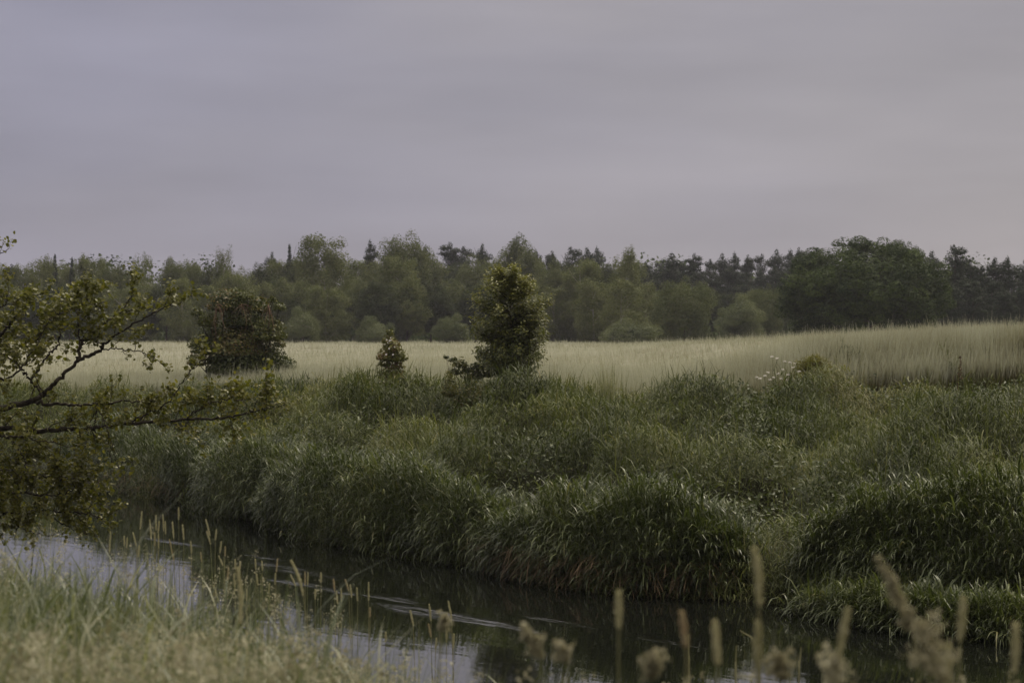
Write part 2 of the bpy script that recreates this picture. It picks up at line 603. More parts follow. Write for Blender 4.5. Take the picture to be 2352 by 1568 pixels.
# ------------------------------------------------------------------ tussocks overhanging the water
def tussock(spine, rad, n, label, seed, hscale=1.0, group="reed grass tussocks along the water", tl=0.0, dead=.0):
    r = np.random.default_rng(seed)
    sp = spline(np.array(spine, float), 60)
    d = np.gradient(sp, axis=0)
    d /= np.linalg.norm(d, axis=1, keepdims=True)
    rad = np.interp(np.linspace(0, 1, 60), np.linspace(0, 1, len(rad)), rad)
    g = Geo()
    i = r.integers(0, 60, n)
    ph = r.uniform(-.28, 1.0, n) * np.pi           # 0 = towards the water, pi/2 = up
    nx, ny = d[i, 1], -d[i, 0]                      # horizontal normal
    sg = np.where(nx * 0 + ny * -1 > 0, 1, -1)      # point to the viewer's side of the stream
    nx, ny = nx * sg, ny * sg
    lump = 1 + .5 * (fbm(i * .22 + seed, ph * 1.6, seed, 2) - .5) * 2 + .35 * (vnoise(i * .55, ph * 3.4, seed + 9) - .5)
    rr = rad[i] * lump * (1 - .38 * r.random(n) ** 1.3)
    off = rr * np.cos(ph)
    e = r.normal(0, .13, n)
    x = sp[i, 0] + nx * off + d[i, 0] * e
    y = sp[i, 1] + ny * off + d[i, 1] * e
    z = sp[i, 2] + rr * np.sin(ph) * hscale
    k = z > .02
    x, y, z, ph, nx, ny, i = [v[k] for v in (x, y, z, ph, nx, ny, i)]
    n = len(x)
    out = np.arctan2(ny * np.sign(np.cos(ph)), nx * np.sign(np.cos(ph)))
    head = out + r.normal(0, .75, n)
    head = np.where(r.random(n) < .12, r.random(n) * 6.28, head)
    lean = np.clip(.85 - .75 * np.sin(np.clip(ph, 0, 3.2)) + r.normal(0, .25, n), 0, 1.5)
    curl = r.uniform(1.1, 2.5, n)
    ln = r.uniform(.12, .30, n) * (1 + .6 * (r.random(n) < .12))
    wd = r.uniform(.011, .023, n)
    tint = np.clip(.48 + tl + r.normal(0, .2, n) + .5 * (fbm(x * 1.5, y * 1.5, seed + 4, 2) - .5), 0, .95)
    blades(g, np.stack([x, y, z], 1), head, ln, wd, lean, curl, tint, prof=[.6, 1, .8, .06])
    # upright shoots inside and above
    m = n // 7
    j = r.integers(0, n, m)
    blades(g, np.stack([x[j], y[j], np.maximum(z[j] - .25, .02)], 1), r.random(m) * 6.28, r.uniform(.3, .6, m), r.uniform(.006, .012, m),
           r.uniform(0, .4, m), r.uniform(.1, .9, m), np.clip(tint[j], 0, .9))
    if dead > 0:
        m = int(n * dead)
        j = r.integers(0, 60, m)
        side = np.sign(nx[0]) if n else 1
        q = sp[j].copy()
        dn = np.stack([d[j, 1], -d[j, 0]], 1)
        dn = dn * np.where(dn[:, 1:2] < 0, 1, -1)
        q[:, :2] += dn * (rad[j] * r.uniform(.6, 1.05, m))[:, None]
        q[:, 2] = r.uniform(.12, .45, m)
        blades(g, q, np.arctan2(dn[:, 1], dn[:, 0]) + r.normal(0, .9, m), r.uniform(.18, .4, m), r.uniform(.006, .012, m),
               r.uniform(1.2, 2.2, m), r.uniform(.3, 1.0, m), r.random(m), mat=1)
    loc = (float(sp[30, 0]), float(sp[30, 1]), 0.0)
    o = g.build("grass_tussock", [M["reed"], M["dead"]], loc=loc)
    tag(o, label, "grass tussock", group)
    return o


tussock([(-5.1, 42.6, .45), (-4.2, 39.9, .45), (-3.2, 38.4, .42)], [.45, .75, .6], 9000, "shaggy grass tussock at the stream bend, farthest upstream of the big ones", 3, 1.05)
tussock([(-3.4, 38.0, .35), (-2.6, 35.9, .5), (-1.5, 34.0, .42), (-.5, 32.2, .3), (.2, 31.2, .22)], [.5, .82, .78, .62, .4], 18000,
        "long rounded grass tussock sloping down along the stream in mid bank", 4, 1.0)
tussock([(-.1, 31.2, .2), (.75, 29.6, .38), (1.5, 28.7, .42), (2.3, 28.2, .26), (2.7, 28.0, .15)], [.4, .72, .78, .68, .4], 16000,
        "bulging grass tussock with brown dead thatch at its foot above the dark water", 5, .95, dead=.06)
tussock([(3.5, 27.2, .3), (4.2, 26.5, .5), (5.2, 25.9, .52), (6.4, 25.2, .5)], [.45, .72, .8, .8], 17000,
        "high dark-fronted grass tussock at the right end of the far bank", 6, 1.0, tl=-.08)
tussock([(3.25, 26.0, -.02), (3.9, 25.0, .02), (4.6, 24.2, .02), (5.4, 23.6, 0)], [.25, .42, .45, .4], 8000,
        "low leafy grass fringe growing in the water below the high tussock", 7, .75, tl=.02)
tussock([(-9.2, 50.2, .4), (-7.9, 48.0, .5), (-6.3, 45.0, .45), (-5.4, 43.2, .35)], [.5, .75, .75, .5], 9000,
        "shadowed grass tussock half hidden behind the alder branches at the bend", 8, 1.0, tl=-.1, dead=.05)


# ------------------------------------------------------------------ grain field (stuff)
def rye():
    g = Geo()
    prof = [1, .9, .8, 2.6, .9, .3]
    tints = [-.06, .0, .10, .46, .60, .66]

    def put(x, y, wmul, tb=0.0):
        h, s, n, c = terrain(x, y, True)
        k = (c > 0) & (s > 0)
        x, y, h, c = x[k], y[k], h[k], c[k]
        if not len(x):
            return
        N = len(x)
        edge = sstep(0, 1.2, c)
        L = (1.07 + rng.normal(0, .075, N) + .12 * (fbm(x * .25, y * .25, 5, 2) - .5)) * (.72 + .28 * edge)
        L = L + (rng.random(N) < .05) * rng.uniform(.05, .22, N)
        t = np.clip(rng.normal(.5, .3, N) + 1.5 * (fbm(x * .12, y * .07, 6, 3) - .5) + .8 * (vnoise(x * 1.3, y * .9, 7) - .5) + tb, -.3, 1.3)
        a = rng.random(N) * 6.28
        wind = fbm(x * .2, y * .2, 9, 2) * 4
        # ribbons: stem in three pieces then the ear
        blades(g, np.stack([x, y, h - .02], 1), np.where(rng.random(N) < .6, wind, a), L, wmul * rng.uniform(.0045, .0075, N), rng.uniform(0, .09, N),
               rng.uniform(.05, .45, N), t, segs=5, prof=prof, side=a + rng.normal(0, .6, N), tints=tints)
    # along the edge
    n = 150000
    t = rng.random(n)
    x = rng.uniform(-22, 15, n)
    cy = np.interp(x, CROP[:, 0], CROP[:, 1])
    y = cy + rng.random(n) ** 1.4 * 7
    k = inview(x, y, 3)
    put(x[k], y[k], 1.1)
    n = 110000
    y = 46 + 64 * rng.random(n) ** 1.3
    x = (rng.random(n) * 2 - 1) * (y * .2118 + 4)
    put(x, y, 1.9)
    n = 90000
    y = 105 + 175 * rng.random(n)
    x = (rng.random(n) * 2 - 1) * (y * .2118 + 8)
    put(x, y, 5.0)
    # the closed canopy a hand below the ears
    xs = np.linspace(-80, 80, 260)
    ys = np.concatenate([np.arange(47, 90, .5), np.geomspace(91, 300, 80)])
    X, Y = np.meshgrid(xs, ys)
    X, Y = X.ravel(), Y.ravel()
    h, s, nn, c = terrain(X, Y, True)
    Z = h + .92 + .10 * (vnoise(X * 2.1, Y * 2.1, 61) - .5) - .12 * (1 - sstep(2, 6, c))
    idx = np.arange(len(X)).reshape(len(ys), len(xs))
    Q = np.stack([idx[:-1, :-1], idx[:-1, 1:], idx[1:, 1:], idx[1:, :-1]], -1).reshape(-1, 4)
    ok = (c[Q] > 2.0).all(1)
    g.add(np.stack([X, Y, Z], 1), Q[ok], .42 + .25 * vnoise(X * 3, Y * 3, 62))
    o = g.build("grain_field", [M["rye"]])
    tag(o, "pale ripening field of grain beyond the grassy bank", "grain field", kind="stuff")


rye()


# ------------------------------------------------------------------ crowns
def sph(n, r=None):
    r = r or rng
    v = r.normal(size=(n, 3))
    return v / np.linalg.norm(v, axis=1, keepdims=True)


def lobes_on(env, k, lr, seed, top=-.55):
    """lobe centres on the skin of an envelope (cx,cy,cz,rx,ry,rz)"""
    r = np.random.default_rng(seed)
    c = np.array(env[:3])
    R3 = np.array(env[3:])
    out = []
    while len(out) < k:
        d = sph(1, r)[0]
        if d[2] < top:
            continue
        s = r.uniform(.76, .94)
        q = r.uniform(*lr)
        out.append((*(c + d * R3 * s), q * R3[0], q * R3[1], q * R3.mean() * r.uniform(1.0, 1.4)))
    return np.array(out)


def crown_geo(g, lobes, n, size, seed, tb=.5, tv=.22, upb=.35, shell=(.72, 1.08), mat=0, fn=quads, lobe_tint=.2):
    r = np.random.default_rng(seed)
    w = (lobes[:, 3] * lobes[:, 5])
    i = r.choice(len(lobes), n, p=w / w.sum())
    d = sph(n, r)
    d[:, 2] = d[:, 2] * (1 - upb) + upb * np.abs(d[:, 2])
    rad = r.uniform(shell[0], shell[1], n)[:, None]
    p = lobes[i, :3] + d * lobes[i, 3:6] * rad
    nr = d / lobes[i, 3:6] * lobes[i, 3:4] + r.normal(0, .55, (n, 3)) + np.array([0, 0, .25])
    lt = r.normal(0, lobe_tint, len(lobes))
    t = np.clip(tb + lt[i] + r.normal(0, tv, n), 0, 1)
    fn(g, p, nr, r.uniform(size * .6, size * 1.4, n), t, mat=mat)


# every far tree mesh is unit-height (z 0..1); a kind has a few crown variants and a trunk
def trunk_mesh(seed, h0=.8, r0=.018, lean=.03, limbs=5):
    r = np.random.default_rng(seed)
    g = Geo()
    top = np.array([r.normal(0, lean), r.normal(0, lean), h0])
    pts = spline([np.zeros(3), top * .4 + np.r_[r.normal(0, .008, 2), 0], top], 8)
    tube(g, pts, np.linspace(r0, r0 * .25, 8), 7)
    for k in range(limbs):
        b = pts[2 + k % 5]
        a = r.random() * 6.28
        e = b + np.array([math.cos(a) * .14, math.sin(a) * .14, .12 + .1 * r.random()])
        tube(g, spline([b, (b + e) / 2 + [0, 0, -.015], e], 5), np.linspace(r0 * .45, r0 * .12, 5), 5)
    return g


def birch_geo(seed, airy=1.0):
    r = np.random.default_rng(seed)
    g = Geo()
    L = []
    for k in range(80):
        t = r.uniform(.06, 1.0)
        w = .26 * math.sin(math.pi * min(1, .16 + .84 * (1 - t))) ** .8 * (.75 + .25 * (1 - t)) + .02
        a = r.random() * 6.28
        q = w * r.uniform(.35, 1)
        L.append((math.cos(a) * q, math.sin(a) * q, t * .93 + .03, r.uniform(.045, .09), r.uniform(.045, .09), r.uniform(.06, .13)))
    crown_geo(g, np.array(L), int(24000 * airy), .0135, seed, upb=.15, tb=.34 + .32 * r0_(seed), shell=(.45, 1.08), lobe_tint=.12)
    return g


def r0_(seed):
    return np.random.default_rng(seed * 7 + 1).random()


def round_geo(seed, wide=.5, n=28000, size=.0135, k=60, lr=(.18, .34), bottom=-.75, cz=.55, rz=.45, shell=(.72, 1.08)):
    g = Geo()
    L = lobes_on((0, 0, cz, wide * .9, wide * .9, rz * .94), k, lr, seed, bottom)
    crown_geo(g, L, n, size, seed, upb=.3, shell=shell, tb=.36 + .28 * r0_(seed))
    # inner foliage so that the sky does not shine through the heart of the crown
    crown_geo(g, np.array([(0, 0, cz * .92, wide * .78, wide * .78, rz * .86)]), n // 3, size * 1.9, seed + 1, tb=.3, shell=(.3, 1.0))
    return g


def pine_geo(seed):
    r = np.random.default_rng(seed)
    g = Geo()
    L = []
    for k in range(64):
        t = r.uniform(.10, .97)
        w = .25 * (1 - t) ** .42 + .02
        a = r.random() * 6.28
        q = w * r.uniform(.2, 1)
        L.append((math.cos(a) * q, math.sin(a) * q, t - .03, r.uniform(.05, .085), r.uniform(.05, .085), r.uniform(.025, .05)))
    L.append((0, 0, .95, .035, .035, .05))
    for t in np.linspace(.15, .85, 6):
        L.append((0, 0, t, .16 * (1 - t) ** .5 + .03, .16 * (1 - t) ** .5 + .03, .10))
    crown_geo(g, np.array(L), 18000, .0145, seed, upb=.2, shell=(.5, 1.06), tv=.25)
    return g


def spruce_geo(seed):
    r = np.random.default_rng(seed)
    g = Geo()
    L = []
    for k in range(40):
        t = (k + r.random()) / 40
        w = .15 * (1 - t) + .012
        for a in r.random(3) * 6.28:
            L.append((math.cos(a) * w * .7, math.sin(a) * w * .7, .08 + t * .9, w * .5 + .01, w * .5 + .01, .03))
    crown_geo(g, np.array(L), 9000, .014, seed, upb=.1, shell=(.4, 1.2), tv=.25)
    return g


VAR = {}


def variants(kind, fn, seeds, mat, trunk_mat, **tk):
    VAR[kind] = []
    for s in seeds:
        cg = fn(s)
        c = cg.build("crown", [M[mat]], smooth=False)
        t = trunk_mesh(s + 500, **tk).build("trunk", [M[trunk_mat]])
        VAR[kind].append((c.data, t.data))
        bpy.data.objects.remove(c)
        bpy.data.objects.remove(t)


variants("birch", birch_geo, (101, 102, 103, 104, 105), "birch", "bark_birch", h0=.9, r0=.011)
variants("airy", lambda s: birch_geo(s, .42), (111, 112, 113), "birch", "bark_birch", h0=.9, r0=.010)
variants("broad", lambda s: round_geo(s, .36), (121, 122, 123, 124), "broad", "bark_far")
variants("dark", lambda s: round_geo(s, .36, k=80, lr=(.14, .26)), (126, 127, 128), "shade", "bark_far")
variants("oak", lambda s: round_geo(s, .62, 110000, .0115, 330, (.07, .13), -.95, .47, .5, (.82, 1.06)), (131,), "oak", "bark_far", h0=.6, r0=.03)
variants("round", lambda s: round_geo(s, .48, 30000, .014, 70, (.16, .28), -.85, .5, .5), (141, 142), "broad", "bark_far", h0=.7)
variants("pale", lambda s: round_geo(s, .42, 26000, .0145, 24, (.20, .46), -.95, .45, .42), (151, 152, 153), "pale", "bark_far", h0=.6)
variants("pine", pine_geo, (161, 162, 163, 164), "pine", "bark_far", h0=.92, r0=.014, lean=.015)
variants("spruce", spruce_geo, (171, 172), "pine", "bark_far", h0=.95, r0=.012, lean=.005)
KINDN = {"birch": "birch_tree", "airy": "birch_tree", "broad": "broadleaf_tree", "dark": "broadleaf_tree", "oak": "oak_tree", "round": "broadleaf_tree", "pale": "broadleaf_tree",
         "pine": "pine_tree", "spruce": "spruce_tree"}
ASP = {"birch": .56, "airy": .56, "broad": .72, "dark": .72, "oak": 1.24, "round": .96, "pale": .84, "pine": .46, "spruce": .34}
tcount = 0


def tree(kind, dx, dy, dw, D, label, group=None, sink=0.0):
    """dx,dy: top of the tree in the 2352-wide view; dw: its width there"""
    global tcount
    tcount += 1
    px, py = DX(dx), DX(dy)
    top = P(px, py, D)
    h0 = float(terrain(np.array([top[0]]), np.array([top[1]]))[0]) - sink
    H = top[2] - h0
    W = DX(dw) * D / F
    v = VAR[kind][tcount % len(VAR[kind])]
    t = thing(KINDN[kind], (top[0], top[1], h0), label, "tree", group)
    sx = W / ASP[kind]
    ang = random.random() * 6.28
    for nm, me in (("crown", v[0]), ("trunk", v[1])):
        o = bpy.data.objects.new(nm, me)
        C.objects.link(o)
        o.parent = t
        o.scale = (sx, sx, H)
        o.rotation_euler = (0, 0, ang)
    return t


# distinct trees of the wood, by their look and place
G1 = "trees along the front of the wood"
tree("oak", 1985, 527, 462, 158, "huge dark green domed oak standing before the pines at the right of the wood", G1)
tree("oak", 2060, 536, 190, 196, "dark broadleaf crown rising above the shoulder of the huge domed oak", G1)
tree("round", 1573, 632, 155, 200, "round-headed green tree between the tall birches and the pale round tree", G1)
tree("pale", 1700, 654, 120, 212, "pale misty round tree between the round-headed tree and the huge oak", G1)
tree("round", 1762, 650, 90, 226, "small rounded tree tucked behind the left flank of the huge oak", G1)
tree("birch", 745, 542, 165, 228, "tall broad birch with white stems showing, behind the hawthorn and sapling gap", G1)
tree("broad", 930, 536, 150, 246, "tallest round-topped tree in the middle of the wood", G1)
tree("broad", 1192, 551, 130, 244, "smooth domed tree rising above the sapling in the wood", G1)
tree("birch", 1440, 576, 105, 226, "tall narrow birch at the right end of the birch stand, beside the sky notch", G1)
tree("birch", 1335, 600, 120, 220, "leafy grey-green birch just right of the sapling", G1)
tree("birch", 920, 590, 140, 214, "front birch with drooping crown left of the sapling", G1)
tree("airy", 512, 562, 66, 232, "airy thin-crowned birch poking above the wood's left skyline", G1)
tree("airy", 330, 588, 90, 236, "feathery birch top above the alder branches", G1)
tree("broad", 396, 586, 80, 240, "compact dark round tree beside the feathery birch", G1)
tree("spruce", 126, 583, 44, 250, "thin spiky spruce top behind the alder, leftmost spire of the wood", G1)
tree("spruce", 165, 590, 40, 246, "second thin spire just beside the leftmost spruce", G1)
tree("spruce", 665, 560, 46, 250, "pointed dark spruce at the left foot of the tall broad birch", G1)
tree("pine", 625, 574, 52, 256, "scraggy dark pine leaning out of the skyline left of the pointed spruce", G1)
tree("pine", 850, 548, 62, 262, "dark pine in the notch between the two tallest rounded crowns", G1)
tree("pale", 862, 714, 92, 196, "pale bushy young tree at the wood's edge above the small russet bush", G1)
tree("pale", 1040, 710, 92, 198, "pale leafy young tree at the wood's edge just left of the sapling", G1)
tree("pale", 1445, 716, 130, 192, "spreading pale bush at the wood's edge below the narrow birch", G1)
tree("pale", 690, 690, 90, 200, "slim light-green young tree at the wood's edge right of the hawthorn", G1)
tree("broad", 640, 640, 120, 218, "mid-green tree behind the right shoulder of the hawthorn", G1)
tree("pine", 2190, 560, 110, 206, "tall dark pine directly behind the huge oak's right side", G1)
tree("pine", 2140, 572, 90, 210, "dark pine crowded between the oak top and the tallest right-hand pine", G1)
# ridge pines
GP = "dark pines in the ridge line of the wood"
for dx in list(range(985, 1150, 42)) + list(range(1235, 1380, 36)):
    tree("pine", dx + random.uniform(-8, 8), 552 + random.uniform(-2, 12) + (14 if dx > 1200 else 0), random.uniform(66, 92), 290 + random.uniform(-8, 20),
         "dark ridge pine standing behind the rounded and birch crowns of the middle wood", GP)
for dx in range(1478, 1890, 30):
    tree("pine", dx + random.uniform(-8, 8), 592 - (dx - 1478) * .06 + random.uniform(-12, 10), random.uniform(64, 96), 285 + random.uniform(-14, 22),
         "dark ridge pine in the straight pine belt left of the huge oak", "dark pines in the belt left of the oak")
for dx in range(1470, 1900, 34):
    tree("pine", dx + random.uniform(-8, 8), 612 + random.uniform(-8, 10), random.uniform(60, 80), 268 + random.uniform(-6, 8),
         "dark ridge pine in the straight pine belt left of the huge oak", "dark pines in the belt left of the oak")
for dx in range(2205, 2420, 27):
    tree("pine", dx + random.uniform(-6, 6), 600 + random.uniform(-16, 10), random.uniform(66, 100), 215 + random.uniform(-14, 16),
         "dark pine in the dense stand at the far right beyond the oak", "dark pines right of the oak")
for dx in range(2190, 2420, 40):
    tree("pine", dx + random.uniform(-6, 6), 640 + random.uniform(-12, 20), random.uniform(80, 100), 200 + random.uniform(-6, 6),
         "dark pine in the dense stand at the far right beyond the oak", "dark pines right of the oak")
# filling stands
for dx in range(-60, 300, 30):
    k = random.choice(["birch", "pine", "broad", "birch"])
    tree(k, dx + random.uniform(-8, 8), 604 + random.uniform(-14, 16), random.uniform(70, 100), 244 + random.uniform(-10, 24),
         "mixed wood tree behind the alder branches left of the feathery birch", "mixed trees behind the alder")
for dx in range(-40, 480, 52):
    tree(random.choice(["birch", "broad", "birch", "dark", "dark"]), dx + random.uniform(-10, 10), 655 + random.uniform(-15, 20), random.uniform(95, 125), 222 + random.uniform(-8, 8),
         "lower grey-green tree in the understorey behind alder and hawthorn", "understorey trees behind the alder")
for dx in range(425, 700, 34):
    tree(random.choice(["birch", "broad", "dark"]), dx + random.uniform(-8, 8), 606 + random.uniform(-8, 14), random.uniform(80, 110), 242 + random.uniform(-10, 12),
         "grey-green tree in the skyline stand above the hawthorn", "skyline trees above the hawthorn")
for dx in range(690, 1480, 44):
    tree(random.choice(["birch", "broad", "birch", "dark", "dark"]), dx + random.uniform(-10, 10), 592 + random.uniform(-14, 16), random.uniform(100, 130), 250 + random.uniform(-12, 14),
         "grey-green tree in the packed middle stand behind the sapling", "packed trees of the middle stand")
for dx in range(480, 1500, 56):
    tree(random.choice(["birch", "broad", "birch", "dark", "dark"]), dx + random.uniform(-12, 12), 645 + random.uniform(-18, 24), random.uniform(105, 135), 216 + random.uniform(-8, 8),
         "lower tree along the front of the middle stand", "lower front trees of the middle stand")
for dx in range(1480, 1800, 48):
    tree(random.choice(["broad", "birch", "dark"]), dx + random.uniform(-8, 8), 655 + random.uniform(-10, 16), random.uniform(90, 120), 236 + random.uniform(-6, 6),
         "lower green tree below the pine belt left of the huge oak", "lower trees below the pine belt")


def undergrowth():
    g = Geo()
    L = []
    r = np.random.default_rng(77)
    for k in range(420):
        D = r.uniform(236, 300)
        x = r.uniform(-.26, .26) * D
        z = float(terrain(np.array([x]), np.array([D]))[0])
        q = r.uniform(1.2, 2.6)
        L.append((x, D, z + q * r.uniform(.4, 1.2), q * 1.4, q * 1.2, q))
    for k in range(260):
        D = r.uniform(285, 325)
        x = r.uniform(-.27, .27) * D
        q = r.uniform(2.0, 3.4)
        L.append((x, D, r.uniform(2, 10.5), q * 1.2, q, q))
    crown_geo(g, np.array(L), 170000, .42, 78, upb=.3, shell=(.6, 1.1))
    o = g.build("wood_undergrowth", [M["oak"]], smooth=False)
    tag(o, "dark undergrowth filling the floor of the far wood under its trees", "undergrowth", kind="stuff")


undergrowth()


# ------------------------------------------------------------------ shrubs on the bank
def ground_at(x, y):
    return float(terrain(np.array([float(x)]), np.array([float(y)]))[0])


def twigs(g, base, ends, r0=.012, bend=.1, tint=.3):
    for e in ends:
        e = np.asarray(e, float)
        m = (base + e) / 2 + np.array([rng.normal(0, bend), rng.normal(0, bend), bend * .5])
        tube(g, spline([base, m, e], 7), np.linspace(r0, r0 * .25, 7), 5, tint)


def hawthorn():
    D = 57.5
    b = P(240, 379, D)
    h = ground_at(b[0], D)
    t = thing("hawthorn_bush", (b[0], D, h), "broad flat-topped dark bush with reddish dead stems, largest shrub on the bank", "shrub")
    # lobes picked off the outline (px,py,radius px)
    spots = [(208, 323, 8), (224, 306, 12), (241, 303, 12), (258, 309, 11), (271, 325, 8), (197, 362, 10), (285, 367, 9), (233, 299, 8), (248, 297, 6), (268, 335, 15), (245, 330, 18), (215, 335, 16), (205, 350, 14),
             (225, 358, 17), (250, 358, 18), (270, 358, 15), (282, 366, 9), (258, 374, 12), (215, 370, 10), (235, 378, 14), (272, 300, 5), (279, 308, 6), (196, 313, 6), (208, 383, 9), (228, 386, 11), (250, 386, 11), (270, 384, 10), (286, 376, 6),
             (236, 298, 7), (224, 299, 6), (198, 345, 8), (280, 345, 7)]
    L = []
    for px, py, q in spots:
        p = P(px, py, D + random.uniform(-.5, .5))
        r_ = q * D / F * random.uniform(.85, 1.3)
        L.append((*p, r_, r_ * 1.4, r_))
    for px, py, q in ((240, 350, 30), (243, 322, 21), (244, 368, 34)):
        r_ = q * D / F
        L.append((*P(px, py, D), r_, r_, r_ * .8))
    L = np.array(L) - np.array([b[0], D, h, 0, 0, 0])
    g = Geo()
    crown_geo(g, L, 40000, .052, 301, tb=.40, tv=.2, shell=(.6, 1.12), fn=leaves)
    # russet sprays near the top
    T = L[[1, 2, 3, 7, 8]] + np.array([0, -.1, .02, 0, 0, 0])
    crown_geo(g, T, 900, .05, 302, tb=.85, tv=.1, shell=(.8, 1.2), fn=leaves)
    g.build("crown", [M["hawthorn"]], t)
    g = Geo()
    ends = [l[:3] * 1.0 for l in L] + [P(274, 296, D) - [b[0], D, h], P(278, 299, D) - [b[0], D, h], P(228, 296, D) - [b[0], D, h]]
    twigs(g, np.array([0, 0, -.05]), ends, .03, .12)
    g.build("trunk", [M["bark"]], t)
    for lo, hi, cnt in ((210, 224, 12), (228, 256, 9), (262, 275, 7)):
        g = Geo()
        knot = P((lo + hi) / 2, 304, D - .55) - [b[0], D, h]
        for k in range(cnt):
            m = P(random.uniform(lo, hi), random.uniform(304, 330), D - .78 - random.random() * .15) - [b[0], D, h]
            e = m + np.array([random.uniform(-.08, .08), random.uniform(-.1, .05), -random.uniform(.12, .35)])
            tube(g, spline([knot, m, e], 7), np.linspace(.007, .003, 7), 4, random.random())
        g.build("dead_stems", [M["twig"]], t)


hawthorn()


def sapling():
    D = 45.0
    b = P(510, 372, D)
    h = ground_at(b[0], D) - .02
    o0 = np.array([b[0], D, h])
    t = thing("sapling", o0, "upright egg-shaped leafy young tree standing alone in mid bank before the grain", "tree")
    r = np.random.default_rng(41)
    g = Geo()
    gt = Geo()
    # shoots radiating from a short trunk; leaves gather towards their ends
    outline = []
    while len(outline) < 165:
        v = r.uniform(0, 1)                                        # 0 at the tip, 1 at the foot
        half = 40 * np.interp(v, [0, .06, .14, .24, .4, .6, .8, .92, 1], [.12, .30, .60, .88, 1, 1.02, .94, .78, .58]) * (.93 + .14 * math.sin(v * 23))
        q = np.sign(r.uniform(-1, 1)) * r.uniform(0, 1) ** .55
        outline.append((504 + 6 * min(1, v * 2.5) + q * half, 263 + v * 105))
    ax = np.array([0, 0, .1])
    P_, T_, N_ = [], [], []
    for px, py in outline:
        e = P(px + r.normal(0, 2), py + r.normal(0, 2), D) - o0
        e[1] = r.normal(0, .34) * np.interp(py, [262, 285, 320], [.3, .7, 1])
        base = np.array([0, 0, max(.03, e[2] - r.uniform(.15, .45))])
        pts = spline([base, base * .4 + e * .6 + [0, 0, -.04], e], 8)
        tube(gt, pts, np.linspace(.012, .003, 8), 4, .3)
        n = 165
        u = r.random(n) ** .5
        q = pts[0] * (1 - u)[:, None] + pts[-1] * u[:, None] + r.normal(0, .062, (n, 3))
        P_.append(q)
        nn = q - np.array([0, 0, 1.0])
        N_.append(nn / np.linalg.norm(nn, axis=1, keepdims=True) * .8 + r.normal(0, .5, (n, 3)) + [0, 0, .5])
        young = .16 * (u > .8) + .22 * max(0, (e[2] - 1.1))
        T_.append(np.clip(.36 + r.normal(0, .16, n) + young, 0, 1))
    P_, N_, T_ = np.concatenate(P_), np.concatenate(N_), np.concatenate(T_)
    leaves(g, P_, N_, r.uniform(.028, .064, len(P_)), T_, .62)
    tube(gt, spline([[0, 0, -.05], [.02, 0, .6], [-.03, .02, 1.3], [-.15, 0, 1.9]], 12), np.linspace(.035, .006, 12), 7, .2)
    g.build("crown", [M["sapling"]], t)
    gt.build("trunk", [M["bark"]], t)


sapling()


def small_shrub(name, label, cat, pxs, D, n, size, mat, seed, stem=True, shell=(.5, 1.2), tb=.5):
    """pxs: list of (px,py,radius px) lobes"""
    cx = np.mean([p[0] for p in pxs])
    b = P(cx, max(p[1] + p[2] for p in pxs), D)
    h = ground_at(b[0], D)
    o0 = np.array([b[0], D, h])
    t = thing(name, o0, label, cat)
    L = []
    for px, py, q in pxs:
        p = P(px, py, D + random.uniform(-.1, .1)) - o0
        r_ = q * D / F
        if name == "dark_weed_clump":
            p[1] += random.uniform(-.5, .5)
            p[2] = ground_at(p[0], p[1]) - h + .34 + random.uniform(-.16, .14)
            r_ *= random.uniform(.9, 1.6)
            L.append((*p, r_, r_, .28 + random.uniform(-.08, .1)))
        else:
            L.append((*p, r_ * 1.1, r_ * 1.1, r_))
    g = Geo()
    L = np.array(L)
    crown_geo(g, L, n, size, seed, tb=tb, shell=shell, fn=leaves)
    g.build("foliage", [M[mat]], t)
    if stem:
        g = Geo()
        twigs(g, np.array([0, 0, -.05]), [l[:3] for l in L], .009, .04)
        g.build("stem", [M["twig"]], t)
    return t


t = small_shrub("russet_bush", "small cone-shaped bush with rusty foot and pale blossom, between the broad bush and the sapling", "shrub",
                [(390, 333, 4), (389, 341, 6), (392, 348, 8), (388, 357, 10), (397, 358, 9), (385, 364, 6), (398, 366, 6), (403, 356, 2), (392, 372, 8), (384, 376, 6), (399, 376, 6), (391, 382, 7)], 47.5, 3600, .045, "russet", 311)
g = Geo()
r = np.random.default_rng(5)
pp = np.array([P(390 + r.normal(0, 4), 346 + r.normal(0, 5), 47.2) for k in range(9)]) - np.array(t.location)
leaves(g, pp, np.tile([0, -1, .6], (9, 1)) + r.normal(0, .3, (9, 3)), r.uniform(.03, .05, 9), r.random(9), .9)
g.build("blossom", [M["petal"]], t)
small_shrub("low_shrub", "low straggling leafy shrub at the left foot of the sapling", "shrub",
            [(452, 360, 3), (460, 364, 5), (468, 370, 5), (477, 367, 4), (484, 374, 6), (446, 357, 2), (472, 376, 7), (456, 372, 5)], 45.2, 1100, .05, "shrub", 312, shell=(.5, 1.7))
small_shrub("golden_bush", "small round yellow-green bush beside white flowers at the edge of the grain", "shrub",
            [(803, 367, 8), (812, 364, 8), (821, 366, 8), (808, 374, 8), (822, 374, 8), (800, 376, 7), (815, 360, 6), (826, 380, 7), (813, 382, 9)], 45.4, 6500, .026, "gold", 313, shell=(.6, 1.35))
small_shrub("dark_weed_clump", "dark leafy clump just below the sapling on the bank", "weeds",
            [(522, 386, 9), (533, 388, 10), (512, 392, 9), (540, 394, 8), (525, 396, 10)], 42.5, 3000, .045, "nettle", 314)
small_shrub("dark_weed_clump", "dark leafy clump on the crest just below the small russet bush", "weeds",
            [(360, 378, 8), (375, 376, 9), (390, 376, 9), (405, 378, 8), (420, 380, 7)], 47, 3000, .042, "shrub", 318)
